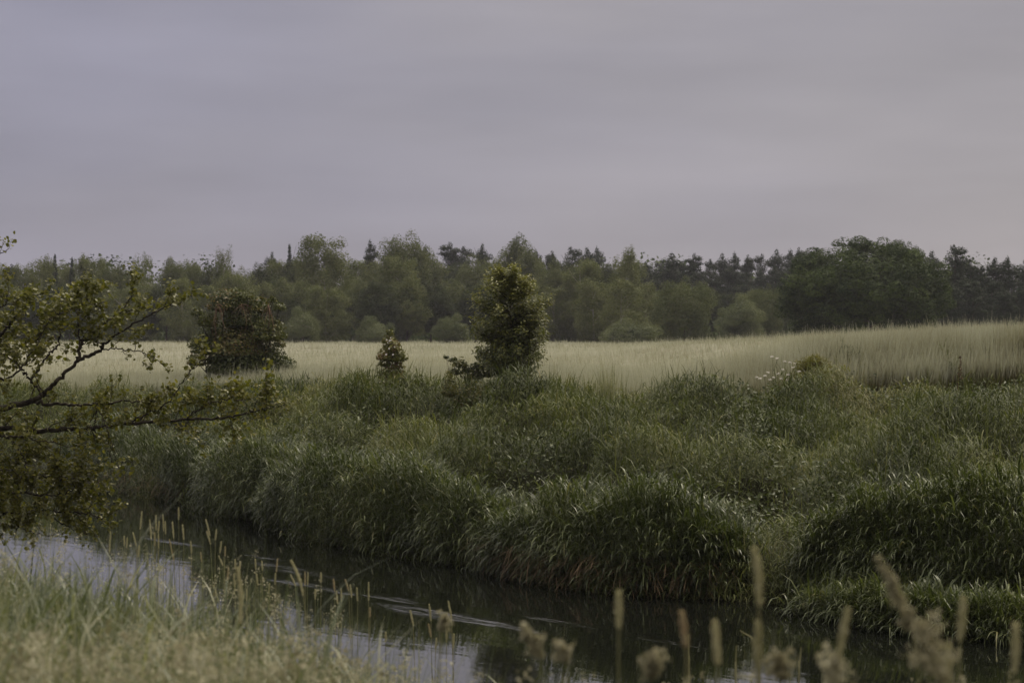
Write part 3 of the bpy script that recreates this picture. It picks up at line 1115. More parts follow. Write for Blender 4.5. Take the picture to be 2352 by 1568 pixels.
small_shrub("dark_weed_clump", "yellowish leafy clump on the crest under the sapling's trunk", "weeds",
            [(495, 376, 7), (508, 374, 7), (480, 380, 7), (465, 382, 8), (450, 381, 7)], 44, 2600, .042, "shrub", 319, tb=.8)


def daisies():
    r = np.random.default_rng(66)
    D = 45.3
    spots = [(772, 356), (777, 358), (785, 361), (790, 362), (795, 363), (768, 372), (757, 377), (760, 378), (778, 373), (783, 369), (788, 374), (774, 377), (781, 378), (793, 367),
             (765, 375), (799, 371), (786, 379), (770, 379)]
    for px, py in spots:
        p = P(px, py, D + r.uniform(-.2, .2))
        h = ground_at(p[0], p[1])
        H = p[2] - h
        t = thing("wildflower", (p[0], p[1], h), "small white wildflower left of the golden bush at the grain edge", "flower", "white wildflowers beside the golden bush")
        g = Geo()
        tube(g, spline([[0, 0, 0], [.01, 0, H * .5], [0, 0, H]], 5), .003, 4, .5)
        g.build("stem", [M["stem"]], t)
        g = Geo()
        n = 9
        a = np.arange(n) * 6.283 / n
        pos = np.stack([np.cos(a) * .022, np.sin(a) * .022 - .004, np.full(n, H) + r.normal(0, .006, n)], 1)
        leaves(g, pos, np.tile([0, -.7, .7], (n, 1)) + r.normal(0, .15, (n, 3)), np.full(n, .024), r.random(n), .7)
        g.build("petals", [M["petal"]], t)


daisies()


def tall_tuft():
    D = 44.5
    b = P(606, 384, D)
    h = ground_at(b[0], D)
    r = np.random.default_rng(9)
    n = 160
    g = Geo()
    base = np.stack([r.normal(0, .10, n), r.normal(0, .1, n), np.zeros(n)], 1)
    blades(g, base, r.random(n) * 6.28, r.uniform(.5, 1.15, n), r.uniform(.007, .014, n), r.uniform(0, .15, n), r.uniform(0, .3, n), r.uniform(.6, 1, n))
    o = g.build("tall_grass_tuft", [M["meadow"]])
    o.location = (b[0], D, h)
    tag(o, "upright straw-coloured grass tuft at the grain edge right of the sapling", "grass tuft")
    t = thing("dock_stalk", P(959, 392, 41.5) * [1, 1, 0] + [0, 0, ground_at(P(959, 392, 41.5)[0], 41.5)], "thin brown dry stalk standing alone on the bank before the tall grain", "plant stalk")
    H = P(962, 357, 41.5)[2] - t.location.z
    g = Geo()
    tube(g, spline([[0, 0, 0], [-.03, 0, H * .5], [.03, 0, H]], 8), np.linspace(.010, .006, 8), 5, .6)
    g.build("stem", [M["twig"]], t)
    g = Geo()
    n = 60
    pos = np.stack([r.normal(.02, .02, n), r.normal(0, .02, n), H * r.uniform(.72, 1.02, n)], 1)
    leaves(g, pos, r.normal(size=(n, 3)), np.full(n, .03), r.random(n), .7)
    g.build("seed_spike", [M["twig"]], t)


tall_tuft()


# ------------------------------------------------------------------ alder reaching in from the left
def alder():
    r = np.random.default_rng(2024)
    D0 = 26.0
    bx, by = -7.6, 26.6
    h = ground_at(bx, by)
    o0 = np.array([bx, by, h])
    t = thing("alder_tree", o0, "olive-leaved alder leaning over the stream from the left edge with bare dark limbs", "tree")
    gw, gl = Geo(), Geo()
    PL, NL, TL = [], [], []

    def W(px, py, dD=0.0):
        return P(px, py, D0 + dD) - o0

    def leafy(pts, dens, spread=.03, size=(.034, .066), tb=.5, start=.25):
        L = np.linalg.norm(np.diff(pts, axis=0), axis=1).sum()
        n = max(2, int(L * dens * 1.35))
        u = start + (1 - start) * r.random(n)
        k = u * (len(pts) - 1)
        i = np.minimum(k.astype(int), len(pts) - 2)
        q = pts[i] + (pts[i + 1] - pts[i]) * (k - i)[:, None]
        q = q + r.normal(0, spread, (n, 3)) + [0, 0, .012]
        PL.append(q)
        NL.append(r.normal(0, .6, (n, 3)) + np.array([.1, -.35, .75]))
        TL.append(np.clip(tb + r.normal(0, .22, n), 0, 1))

    def twig(p, d, L, rad, depth, dens, tb):
        n = 6
        pts = [p]
        dd = d / np.linalg.norm(d)
        for k in range(n - 1):
            dd = dd + r.normal(0, .17, 3) + np.array([0, 0, .035])
            dd /= np.linalg.norm(dd)
            pts.append(pts[-1] + dd * L / (n - 1))
        pts = np.array(pts)
        tube(gw, pts, np.linspace(rad, rad * .35, n), 5)
        leafy(pts, dens, tb=tb)
        if depth > 0:
            for k in range(2 + int(r.random() < .6)):
                j = r.integers(1, n - 1)
                d2 = pts[j + 1] - pts[j]
                d2 = d2 / np.linalg.norm(d2) + r.normal(0, .62, 3)
                twig(pts[j], d2, L * r.uniform(.4, .7), rad * .6, depth - 1, dens, tb)

    def limb(px, r0, r1, every=.2, tl=(.22, .55), dens=55, start=.15, upb=.26, tb=.5, dep=1, ends=True):
        pts = np.array([W(*q) for q in px])
        n = 8 * len(px)
        sp = spline(pts, n)
        sp[1:-1] += r.normal(0, .010, (n - 2, 3))
        tube(gw, sp, np.linspace(r0, r1, n), 7)
        seg = np.linalg.norm(np.diff(sp, axis=0), axis=1)
        L = seg.sum()
        cum = np.concatenate([[0], np.cumsum(seg)])
        s = L * start
        sgn = 1
        while s < L:
            i = min(int(np.searchsorted(cum, s)), n - 2)
            d = sp[i + 1] - sp[i]
            d /= np.linalg.norm(d)
            side = np.array([-d[2], 0, d[0]]) * sgn
            sgn = -sgn if r.random() < .75 else sgn
            q = d * .6 + side * r.uniform(.4, 1) + np.array([0, r.normal(0, .5), upb])
            twig(sp[i], q, r.uniform(*tl), max(.004, .35 * (r0 + (r1 - r0) * s / L)), dep, dens, tb)
            s += every * r.uniform(.6, 1.4)
        if ends:
            twig(sp[-1], sp[-1] - sp[-3], tl[0], r1, 1, dens, tb)
        return sp

    # trunk, outside the frame on the near bank, and the limbs seen in the picture
    tr = spline([[0, 0, -.15], [.15, -.05, .7], [.35, -.1, 1.5], [.5, -.1, 2.4], [.55, 0, 3.6], [.5, .1, 5.0]], 24)
    gt = Geo()
    tube(gt, tr, np.linspace(.16, .05, 24), 10)
    gt.build("trunk", [M["bark"]], t)
    jx = [tr[k] + o0 for k in range(24)]

    def J(k):           # trunk point as picture coordinates at its own depth
        p = jx[k]
        return (512 + p[0] * F / p[1], HY - (p[2] - CZ) * F / p[1], p[1] - D0)

    main = [J(10), (-40, 418, .2), (0, 408, .1), (30, 401, 0), (45, 392, 0), (57, 380, 0), (77, 361, 0)]
    limb(main, .044, .018, every=.5, tl=(.15, .35), dens=35, start=.5, dep=0, ends=False)
    limb([(77, 361, 0), (81, 345, .05), (89, 336, .1), (113, 317, .15), (126, 305, .2), (132, 291, .25)], .020, .005, .14, (.2, .42), 62)
    limb([(77, 361, 0), (101, 349, 0), (104, 343, -.05), (122, 330, -.1), (149, 315, -.15), (172, 303, -.2)], .022, .005, .16, (.18, .38), 62, start=.35)
    limb([(101, 349, 0), (126, 349, -.05), (149, 355, -.1), (160, 362, -.1)], .008, .003, .15, (.12, .3), 45, upb=.1)
    limb([(45, 392, 0), (41, 391, .1), (30, 379, .2), (20, 367, .2), (6, 356, .3), (-12, 345, .4)], .018, .007, .2, (.15, .35), 40)
    limb([(30, 379, .2), (48, 355, .3), (57, 345, .35), (62, 325, .4), (70, 308, .45), (82, 296, .5)], .014, .004, .13, (.2, .42), 66, start=.3)
    limb([(81, 345, .05), (78, 325, .1), (80, 305, .15), (85, 300, .2), (97, 292, .2)], .010, .003, .13, (.15, .34), 66)
    limb([(30, 401, 0), (64, 404, -.1), (97, 404, -.2), (126, 400, -.25), (142, 402, -.3)], .020, .005, .2, (.15, .35), 44, upb=.15)
    limb([J(8), (-30, 436, .5), (0, 428, .3), (50, 430, .1), (89, 428, 0), (130, 422, -.2), (186, 419, -.4), (220, 418, -.5), (260, 410, -.6), (274, 407, -.6)],
         .036, .004, .11, (.18, .44), 60, start=.32, upb=.5, tb=.6)
    limb([(130, 422, -.2), (150, 412, -.3), (170, 400, -.4), (178, 388, -.5), (190, 370, -.6), (212, 355, -.6)], .010, .003, .15, (.12, .26), 48, tb=.65)
    limb([(186, 419, -.4), (205, 405, -.5), (225, 400, -.6), (245, 400, -.7)], .009, .003, .12, (.14, .3), 62, tb=.62)
    limb([(97, 404, -.2), (96, 420, -.2), (90, 432, -.1), (84, 448, 0)], .007, .003, .2, (.12, .25), 30, upb=-.3)
    limb([(97, 408, -.2), (106, 425, -.3), (112, 445, -.3), (118, 465, -.3)], .007, .003, .25, (.12, .3), 34, upb=-.4)
    # upper left
    limb([J(14), (-25, 345, .3), (0, 335, .2), (14, 318, .1), (22, 308, 0), (24, 298, 0)], .024, .006, .14, (.2, .42), 70, start=.35)
    limb([J(14), (-30, 330, -.3), (-5, 312, -.4), (6, 302, -.4), (8, 292, -.4)], .016, .004, .14, (.2, .4), 70, start=.35)
    limb([J(17), (-25, 285, .1), (-8, 262, .1), (2, 252, .1), (8, 249, .1)], .010, .003, .35, (.1, .2), 50, start=.6, dep=0)
    limb([J(13), (-20, 365, .6), (10, 352, .6), (32, 338, .5), (50, 322, .5), (56, 312, .5)], .016, .004, .14, (.18, .4), 66, start=.35)
    limb([J(12), (-20, 382, -.4), (8, 378, -.5), (25, 362, -.5), (38, 340, -.5), (46, 324, -.5), (58, 314, -.4)], .016, .004, .15, (.18, .4), 60, start=.35)
    # middle and lower masses
    limb([J(8), (-25, 440, -.3), (8, 436, -.4), (40, 440, -.4), (70, 446, -.4)], .020, .004, .13, (.2, .42), 60, start=.3, upb=0)
    limb([J(6), (-25, 478, .2), (10, 470, 0), (40, 476, -.1), (62, 478, -.2), (84, 474, -.2)], .022, .004, .10, (.2, .42), 74, start=.35, upb=.1, tb=.58)
    limb([J(6), (-25, 500, .2), (10, 492, .1), (36, 494, 0), (60, 494, 0), (76, 486, -.1)], .022, .004, .09, (.2, .42), 80, start=.35, upb=.2, tb=.58)
    limb([J(5), (-25, 520, .4), (10, 512, .3), (40, 510, .2), (68, 512, .1), (92, 514, .1), (104, 520, 0)], .022, .004, .09, (.18, .36), 74, start=.35, upb=.15, tb=.55)
    limb([J(5), (-20, 527, .5), (5, 524, .4), (24, 530, .3), (44, 535, .2), (58, 533, .2)], .012, .003, .22, (.12, .24), 34, start=.4, upb=0)
    limb([(40, 510, .2), (58, 520, .1), (72, 528, .1), (88, 533, 0)], .008, .003, .2, (.1, .2), 34, upb=-.1)
    limb([(8, 436, -.4), (20, 452, -.4), (26, 464, -.4), (20, 480, -.4)], .010, .003, .13, (.18, .36), 60, upb=-.1)
    limb([(92, 428, 0), (104, 440, 0), (112, 462, 0), (110, 476, 0)], .006, .002, .3, (.1, .25), 40, upb=-.2)
    P_, N_, T_ = np.concatenate(PL), np.concatenate(NL), np.concatenate(TL)
    leaves(gl, P_, N_, r.uniform(.030, .060, len(P_)), T_, .82, .22)
    gw.build("branches", [M["bark"]], t)
    gl.build("leaves", [M["alder"]], t)


alder()


# ------------------------------------------------------------------ near bank
def near_limit(px):
    """how high the meadow stands across the view, as a slope below the horizon"""
    return (np.interp(px, [-200, 0, 120, 190, 283, 330, 380, 435, 480, 560, 1300], [552, 559, 565, 570, 596, 614, 640, 668, 690, 712, 720]) - HY) / F


def meadow():
    g = Geo()
    # blades over the near bank
    N = 260000
    y = 2.6 + 15.5 * rng.random(N) ** .8
    x = (rng.random(N) * 2 - 1) * (y * .2118 + 1.0)
    keep = rng.random(N) < np.interp(512 + x * F / y, [-300, 330, 480, 620], [1, 1, .45, .22])
    x, y = x[keep], y[keep]
    h, s, n, c = terrain(x, y, True)
    k = (n > -.15)
    x, y, h, n = x[k], y[k], h[k], n[k]
    N = len(x)
    px = 512 + x * F / y
    hmax = CZ - near_limit(px) * y - h
    hv = np.clip(np.minimum(.75 + .75 * fbm(x * 1.2, y * 1.2, 33, 2), hmax * rng.uniform(.5, 1.04, N) * (1 + .28 * (rng.random(N) < .05))), .10, 1.2)
    up = rng.random(N) < .42
    z = h + np.where(up, 0, hv * .7 * rng.random(N))
    ln = np.where(up, hv * rng.uniform(.7, 1.04, N), rng.uniform(.2, .45, N) * np.clip(hv / .6, .4, 1))
    lean = np.where(up, rng.uniform(0, .25, N), rng.uniform(.2, .8, N))
    curl = np.where(up, rng.uniform(0, .7, N) ** 1.5, rng.uniform(.5, 1.8, N))
    tint = np.clip(.42 + .9 * (fbm(x * 1.1, y * 1.1, 35, 2) - .5) + rng.normal(0, .2, N), 0, 1)
    blades(g, np.stack([x, y, z], 1), rng.random(N) * 6.28, ln, rng.uniform(.005, .012, N) * np.clip(y / 10, .42, 1), lean, curl, tint, mat=0)

    # fluffy heads: stems carrying a drooping cloud of spikelets
    def heads(x, y, top, size, sp=46):
        h = terrain(x, y)
        N = len(x)
        L = np.maximum(top - h, .15)
        az = rng.random(N) * 6.28
        blades(g, np.stack([x, y, h], 1), az, L * 1.01, np.full(N, .0032), np.zeros(N), rng.uniform(.05, .35, N), rng.uniform(.5, 1, N), prof=[1, .9, .7, .5], mat=0)
        cu = rng.uniform(.05, .35, N)
        tipx = x + np.cos(az) * L * np.sin(cu * .5)
        tipy = y + np.sin(az) * L * np.sin(cu * .5)
        tipz = h + L * np.cos(cu * .45)
        n = N * sp
        i = np.repeat(np.arange(N), sp)
        u = rng.random(n)
        along = (u - .75) * size[i]
        wid = size[i] * .24 * np.sin(np.pi * np.clip(u * .86 + .1, 0, 1))
        lean2 = np.repeat(rng.uniform(.1, .9, N), sp)
        a2 = rng.normal(0, 1, (n, 3)) * wid[:, None] * .62
        p = np.stack([tipx[i] + np.cos(az[i]) * along * np.sin(lean2), tipy[i] + np.sin(az[i]) * along * np.sin(lean2), tipz[i] + along * np.cos(lean2)], 1) + a2
        tint = np.clip(np.repeat(rng.normal(.5, .38, N), sp) + rng.normal(0, .1, n), 0, 1)
        quads(g, p, rng.normal(size=(n, 3)), size[i] * rng.uniform(.05, .11, n), tint, mat=1)

    N = 3600
    y = 4.2 + 6.5 * rng.random(N) ** 1.2
    x = (rng.random(N) * 2 - 1) * (y * .2118 + .5)
    px = 512 + x * F / y
    lim = np.interp(px, [-200, 0, 60, 200, 300, 390, 440, 500], [614, 620, 628, 636, 646, 664, 700, 770])
    k = (rng.random(N) < np.interp(px, [-300, 250, 380, 430, 470], [1, .9, .6, .25, 0]))
    k &= fbm(x * 2.2, y * 1.6, 37, 2) + rng.normal(0, .07, N) > .42
    x, y, lim = x[k], y[k], lim[k]
    h, s, n, c = terrain(x, y, True)
    top = CZ - (lim + rng.exponential(34, len(x)) + 70 * (fbm(x * 1.3, y * .8, 38, 2) - .5) - 4 - HY) / F * y
    k = (n > .4) & (top - h > .3) & (top - h < 1.25)
    heads(x[k], y[k], top[k], rng.uniform(.06, .15, k.sum()))
    # slender flowering grasses standing up at the water's edge
    N = 170
    y = rng.uniform(7.5, 13, N)
    px = rng.uniform(-40, 330, N)
    x = (px - 512) * y / F
    top = CZ - (np.interp(px, [-40, 150, 330], [556, 562, 606]) + rng.normal(6, 16, N) - HY) / F * y
    k = (top - terrain(x, y) > .35) & (top - terrain(x, y) < 1.4)
    heads(x[k], y[k], top[k], rng.uniform(.06, .13, k.sum()), 30)
    # a few looser ones right along the bottom of the view
    N = 38
    y = rng.uniform(3.4, 6.5, N)
    px = rng.uniform(430, 1040, N)
    x = (px - 512) * y / F
    top = CZ - (rng.uniform(668, 720, N) - HY) / F * y
    heads(x, y, top, rng.uniform(.06, .10, N))
    o = g.build("meadow_grass", [M["meadow"], M["panicle"]])
    tag(o, "soft beige flowering meadow grass covering the near bank below the camera", "grass", kind="stuff")


meadow()


# ------------------------------------------------------------------ foxtail stalks one can count
def foxtail(tipx, tipy, hl, lean, D, label, group=None, wide=1.0, tint=.4, kind="foxtail", bend=0.0, extra=0.0):
    tip = P(tipx, tipy, D)
    hd = P(tipx - lean * hl, tipy + hl, D)              # foot of the head
    bx = hd[0] - (tip[0] - hd[0]) * 2.2
    by = D + random.uniform(-.1, .1)
    bz = ground_at(bx, by)
    if bz < .02:
        bz = -.05
    o0 = np.array([bx, by, bz])
    t = thing("foxtail" if kind == "foxtail" else "grass_panicle", o0, label, "grass stalk", group)
    a, b = hd - o0, tip - o0
    g = Geo()
    mid = np.array([a[0] * .35, a[1] * .4, a[2] * .55])
    tube(g, spline([[0, 0, 0], mid, a], 10), np.linspace(.0028, .0014, 10), 5, random.uniform(.3, 1))
    g.build("stem", [M["stem"]], t)
    g = Geo()
    L = np.linalg.norm(b - a)
    axis = spline([a, (a + b) / 2 + np.array([bend * L, 0, 0]), b], 14)
    rw = (.0042 if kind == "foxtail" else .010) * wide
    prof = np.sin(np.pi * np.linspace(.10, .96, 14)) ** .45
    n = int(260 * (1 if kind == "foxtail" else 1.6))
    if kind == "foxtail":
        tube(g, axis, rw * .75 * prof, 7, tint)
    r = rng
    u = r.random(n)
    k = u * 13
    i = np.minimum(k.astype(int), 12)
    c = axis[i] + (axis[i + 1] - axis[i]) * (k - i)[:, None]
    d = (b - a) / L
    rad = r.normal(size=(n, 3))
    rad -= (rad @ d)[:, None] * d
    rad /= np.linalg.norm(rad, axis=1, keepdims=True)
    pr = rw * prof[i]
    if kind == "foxtail":
        pos = c + rad * (pr * r.uniform(.7, 1.15, n))[:, None]
        quads(g, pos, rad + r.normal(0, .4, (n, 3)), r.uniform(.004, .0075, n) * (.8 + .2 * wide), np.clip(tint + r.normal(0, .12, n), 0, 1))
    else:
        nb = 9                                   # side branches of the plume
        bi = r.integers(0, nb, n)
        bd = r.normal(size=(nb, 3))
        bd -= (bd @ d)[:, None] * d
        bd = bd / np.linalg.norm(bd, axis=1, keepdims=True) * r.uniform(.5, 1.6, (nb, 1)) + d * r.uniform(.2, 1.3, (nb, 1))
        st = axis[(np.arange(nb) * 11 // nb)]
        pos = st[bi] + bd[bi] * (rw * 1.5 * u)[:, None] + r.normal(0, rw * .28, (n, 3))
        m = n // 2
        pos[:m] = c[:m] + rad[:m] * (pr[:m] * r.uniform(.1, 1.0, m))[:, None]
        quads(g, pos, r.normal(size=(n, 3)), r.uniform(.005, .011, n), np.clip(tint + r.normal(0, .12, n), 0, 1))
    g.build("seed_head", [M["head"] if kind == "foxtail" else M["panicle"]], t)
    return t


Z2 = [(863, 520, 110, .1), (910, 570, 120, -.08), (948, 545, 90, 0), (990, 540, 100, -.05), (968, 580, 70, .1), (1003, 580, 80, -.05), (1048, 585, 100, -.08),
      (1086, 497, 75, 0), (1110, 603, 90, -.08), (672, 645, 130, .05), (808, 650, 80, -.25), (755, 670, 60, 0), (773, 680, 60, .05), (845, 730, 70, .1),
      (940, 650, 80, 0), (963, 655, 90, 0), (1030, 690, 130, -.2), (1160, 705, 70, -.05), (1220, 770, 60, -.1)]
Z2b = [(1252, 570, 100, -.25), (1256, 640, 80, -.3), (1316, 630, 65, .1), (1345, 705, 70, .1), (1370, 735, 60, .05), (1330, 790, 60, -.4), (1430, 812, 60, 0),
       (1460, 825, 60, .05), (1552, 812, 60, -.05), (1592, 822, 60, -.05), (1688, 808, 80, .1), (1675, 895, 70, .05), (1390, 860, 80, .1), (1420, 900, 80, -.1),
       (1500, 995, 70, 0), (1300, 970, 110, -.3), (1640, 960, 60, .1), (1560, 900, 70, -.1)]
Z2c = [(1768, 905, 70, -.4), (1855, 890, 80, 0), (1872, 890, 80, .02), (1952, 893, 60, 0), (2028, 932, 75, -.1), (2100, 935, 70, -.3), (2075, 990, 80, 0),
       (2045, 1005, 80, -.1), (2130, 965, 80, -.1), (2170, 985, 80, -.05), (2242, 953, 110, 0), (1917, 995, 60, 0), (2250, 1105, 60, 0)]
Z5 = [(975, 1125, 90, -.2), (1090, 1085, 100, -.1), (1205, 1065, 100, -.2), (1085, 1205, 80, -.2), (1195, 1245, 70, 0), (1240, 1265, 90, .05), (825, 1255, 60, 0), (1135, 1290, 70, .1)]
K = .16439
for lst, ox, D, lab, grp in (
        (Z2, 0, 13.0, "slim pale foxtail in the left-hand tuft against the bright upstream water", "foxtails of the left tuft"),
        (Z2b, 0, 12.4, "slim pale foxtail in the middle tuft between the two bright patches of water", "foxtails of the middle tuft"),
        (Z2c, 0, 12.0, "slim pale foxtail in the loose row before the lower bright water", "foxtails of the loose row"),
        (Z5, 250, 11.2, "slim leaning foxtail near the bush reflection at the row's right end", "foxtails near the bush reflection")):
    for (zx, zy, hl, ln) in lst:
        foxtail(zx * K + ox, zy * K + 425, hl * K, ln, D + random.uniform(-.7, .7), lab, grp, wide=.95, tint=random.choice([.3, .45, .6, .55, .5, .5, .4, .8]))
# the out-of-focus ones close to the camera (picture positions in the 2352 view)
S = 1024 / 2352
GB = "blurred stalks close to the camera"
near = [("foxtail", 1421, 1355, 85, 0, 3.6, "blurred pale foxtail standing upright, first from the bush reflection", 1.15, .4, 0),
        ("foxtail", 1733, 1258, 128, -.08, 3.2, "tallest blurred foxtail, reaching up to the foot of the far bank", 1.15, .4, .03),
        ("foxtail", 1566, 1403, 80, -.12, 3.4, "short reddish-brown blurred foxtail", 1.1, .9, 0),
        ("foxtail", 1642, 1424, 98, -.06, 3.4, "thick cream blurred foxtail right beside the reddish one", 1.2, .5, 0),
        ("foxtail", 1742, 1425, 105, .03, 3.3, "olive blurred foxtail below the tallest one", 1.2, .2, 0),
        ("foxtail", 1948, 1395, 112, .2, 3.3, "blurred foxtail leaning right with a fluffy panicle at its foot", 1.15, .35, 0),
        ("foxtail", 2213, 1370, 100, .08, 3.3, "short thick upright blurred foxtail near the right edge", 1.15, .4, 0),
        ("foxtail", 2334, 1430, 110, .03, 3.3, "blurred foxtail cut by the right edge of the picture", 1.25, .35, 0),
        ("panicle", 2015, 1280, 165, -.5, 3.1, "long feathery blurred panicle arching to the left", .9, .35, .03),
        ("panicle", 2110, 1420, 150, -.35, 3.0, "broad fluffy blurred panicle, biggest plume of the right corner", 1.8, .4, 0),
        ("panicle", 1200, 1432, 75, -.55, 3.6, "blurred plume leaning left over the bush reflection", 1.0, .6, 0),
        ("panicle", 1275, 1470, 45, -.6, 3.8, "small nodding blurred plume right of the bush reflection", .9, .5, .1),
        ("panicle", 1020, 1408, 38, .2, 5.0, "small round blurred tuft on a thin stalk left of the bush reflection", .9, .55, 0),
        ("panicle", 1500, 1495, 60, .1, 3.4, "fuzzy dull plume at the bottom edge under the reddish foxtail", 1.3, .3, 0),
        ("panicle", 1790, 1500, 60, -.1, 3.4, "fuzzy dull plume right of the olive foxtail", 1.2, .3, 0),
        ("panicle", 1925, 1505, 70, .2, 3.3, "pale fluffy plume at the foot of the leaning foxtail", 1.4, .75, 0),
        ("foxtail", 2180, 1480, 90, .1, 3.1, "olive blurred foxtail beside the broad plume", 1.2, .15, 0),
        ("foxtail", 545, 1300, 130, -.05, 6.0, "large blurred pale foxtail among the middle tuft on the left", 1.2, .5, .04),
        ("foxtail", 668, 1285, 80, -.35, 7.5, "slanting blurred foxtail between middle tuft and riffles", 1.0, .5, .05)]
for kd, x, y, hl, ln, D, lab, wd, ti, bd in near:
    foxtail(x * S, y * S, hl * S, ln, D, lab, GB, wd, ti, kd, bd)


def arching_leaves():
    """thin curved dry grass stalks at the bottom right"""
    r = np.random.default_rng(3)
    for (x0, y0, x1, y1, x2, y2, lab) in ((1745, 1600, 1735, 1480, 1700, 1447, "thin dry grass leaf curling left at its tip beside the olive foxtail"),
                                          (1583, 1600, 1582, 1500, 1582, 1455, "thin straight dry grass stalk right of the reddish foxtail"),
                                          (1690, 1600, 1690, 1520, 1692, 1480, "short thin dry grass stalk left of the curling leaf"),
                                          (1835, 1600, 1838, 1520, 1840, 1485, "short thin dry stalk between the fuzzy plumes")):
        D = 8.5
        a, b, c = P(x0 * S, y0 * S, D), P(x1 * S, y1 * S, D), P(x2 * S, y2 * S, D)
        gz = ground_at(a[0], D)
        foot = np.array([a[0], D, gz])
        g = Geo()
        tube(g, spline([foot, a, b, c], 16) - foot, np.linspace(.004, .002, 16), 5, .9)
        o = g.build("grass_leaf", [M["stem"]])
        o.location = [float(v) for v in foot]
        tag(o, lab, "grass stalk", "thin dry stalks at the bottom right")


arching_leaves()


# ------------------------------------------------------------------ air
def haze():
    m, nt, out = new_mat("thin_haze")
    pv = nt.nodes.new("ShaderNodeVolumePrincipled")
    pv.inputs["Color"].default_value = (.80, .79, .93, 1)
    pv.inputs["Density"].default_value = .00022
    pv.inputs["Anisotropy"].default_value = .2
    nt.links.new(pv.outputs[0], out.inputs["Volume"])
    x0, x1, y0, y1, z0, z1 = -1600, 1600, -420, 3100, -2, 32
    v = [(x, y, z) for x in (x0, x1) for y in (y0, y1) for z in (z0, z1)]
    q = [(0, 1, 3, 2), (4, 6, 7, 5), (0, 4, 5, 1), (2, 3, 7, 6), (0, 2, 6, 4), (1, 5, 7, 3)]
    me = bpy.data.meshes.new("haze")
    me.from_pydata(v, [], q)
    me.materials.append(m)
    o = bpy.data.objects.new("haze", me)
    C.objects.link(o)
    tag(o, kind="stuff")


haze()

# ------------------------------------------------------------------ sky and sun
SUN_EL, SUN_AZ = R(56), R(40)           # azimuth from +Y towards +X
w = bpy.data.worlds.new("World")
scene.world = w
w.use_nodes = True
nt = w.node_tree
N, L = nt.nodes, nt.links
bg = N["Background"]
bg.inputs[1].default_value = .1
sky = N.new("ShaderNodeTexSky")
sky.sky_type = "NISHITA"
sky.sun_disc = False
sky.sun_elevation = SUN_EL
sky.sun_rotation = SUN_AZ
tc = N.new("ShaderNodeTexCoord")
sep = N.new("ShaderNodeSeparateXYZ")
L.new(tc.outputs["Generated"], sep.inputs[0])


def wmath(op, a, b=None, clamp=False):
    n = N.new("ShaderNodeMath")
    n.operation = op
    n.use_clamp = clamp
    for k, v in enumerate((a, b)):
        if v is None:
            continue
        if isinstance(v, (int, float)):
            n.inputs[k].default_value = v
        else:
            L.new(v, n.inputs[k])
    return n.outputs[0]


def wnoise(scale, rot, sc, detail=3, rough=.5):
    mp = N.new("ShaderNodeMapping")
    mp.inputs["Scale"].default_value = sc
    mp.inputs["Rotation"].default_value = rot
    L.new(tc.outputs["Generated"], mp.inputs["Vector"])
    n = N.new("ShaderNodeTexNoise")
    n.inputs["Scale"].default_value = scale
    n.inputs["Detail"].default_value = detail
    n.inputs["Roughness"].default_value = rough
    L.new(mp.outputs[0], n.inputs["Vector"])
    return n.outputs[0]


# overcast: the cloud layer is three times brighter overhead than at the horizon
ramp = N.new("ShaderNodeValToRGB")
e = ramp.color_ramp.elements
e[0].position, e[0].color = 0.0, (.292, .292, .292, 1)
e[1].position, e[1].color = 1.0, (2.0, 1.95, 1.45, 1)
m_ = e.new(.14)
m_.color = (.305, .305, .305, 1)
m_ = e.new(.35)
m_.color = (.85, .83, .68, 1)
L.new(wmath("MAXIMUM", sep.outputs[2], 0.0), ramp.inputs[0])
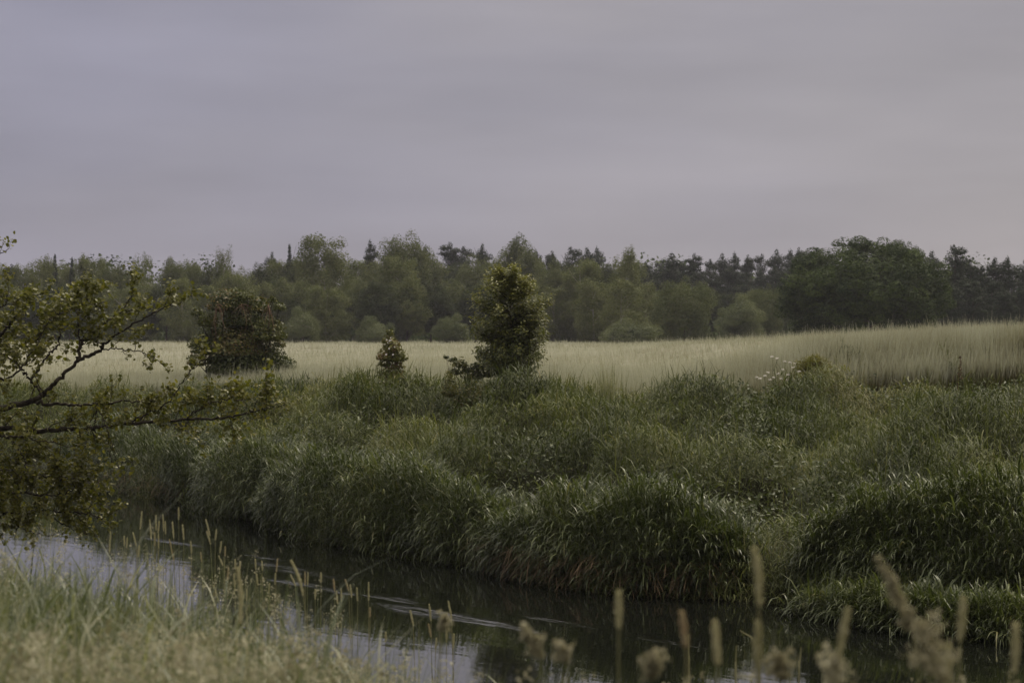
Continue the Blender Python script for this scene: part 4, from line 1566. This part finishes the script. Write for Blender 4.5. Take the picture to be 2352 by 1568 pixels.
# added dimming of the unseen sky behind the camera, for darker bank fronts
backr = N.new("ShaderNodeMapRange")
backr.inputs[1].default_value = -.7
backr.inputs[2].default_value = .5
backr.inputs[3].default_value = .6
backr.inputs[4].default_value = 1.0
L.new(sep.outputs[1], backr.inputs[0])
bands = wnoise(2.2, (0, R(-8), 0), (1.6, 1.6, 9.0), 4, .5)
soft = wnoise(3.4, (0, 0, 0), (1.3, 1.0, 3.0), 3, .5)
side = N.new("ShaderNodeMapRange")
side.inputs[1].default_value = -.2
side.inputs[2].default_value = .22
L.new(wmath("ADD", sep.outputs[0], wmath("MULTIPLY", wmath("SUBTRACT", soft, .5), .45)), side.inputs[0])
tone = N.new("ShaderNodeMix")
tone.data_type = "RGBA"
tone.inputs[6].default_value = (.90, .86, 1.08, 1)
tone.inputs[7].default_value = (1.14, 1.05, 1.10, 1)
L.new(side.outputs[0], tone.inputs[0])
vary = wmath("ADD", .58, wmath("MULTIPLY", bands, .86))
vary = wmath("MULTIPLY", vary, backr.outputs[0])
val = wmath("MULTIPLY", vary, 10.0)
mul = N.new("ShaderNodeMix")
mul.data_type = "RGBA"
mul.blend_type = "MULTIPLY"
mul.inputs[0].default_value = 1
L.new(tone.outputs[2], mul.inputs[6])
vs = N.new("ShaderNodeVectorMath")
vs.operation = "SCALE"
L.new(ramp.outputs[0], vs.inputs[0])
L.new(val, vs.inputs[3])
L.new(vs.outputs[0], mul.inputs[7])
mx = N.new("ShaderNodeMix")
mx.data_type = "RGBA"
mx.inputs[0].default_value = .94
L.new(sky.outputs[0], mx.inputs[6])
L.new(mul.outputs[2], mx.inputs[7])
L.new(mx.outputs[2], bg.inputs[0])

sd = bpy.data.lights.new("sun", "SUN")
sd.energy = 2.0
sd.angle = R(12)
sd.color = (1, .91, .74)
so = bpy.data.objects.new("sun", sd)
C.objects.link(so)
so.rotation_euler = (R(90) - SUN_EL, 0, math.pi - SUN_AZ)

scene.view_settings.view_transform = "Standard"
scene.view_settings.look = "None"
scene.view_settings.gamma = 1
scene.view_settings.exposure = 0
cy = scene.cycles
cy.max_bounces = 5
cy.diffuse_bounces = 3
cy.glossy_bounces = 3
cy.transmission_bounces = 3
cy.volume_bounces = 0
cy.transparent_max_bounces = 4
cy.caustics_reflective = False
cy.caustics_refractive = False
cy.sample_clamp_indirect = 4

cy.use_adaptive_sampling = False
cy.use_denoising = True
cy.denoiser = "OPENIMAGEDENOISE"
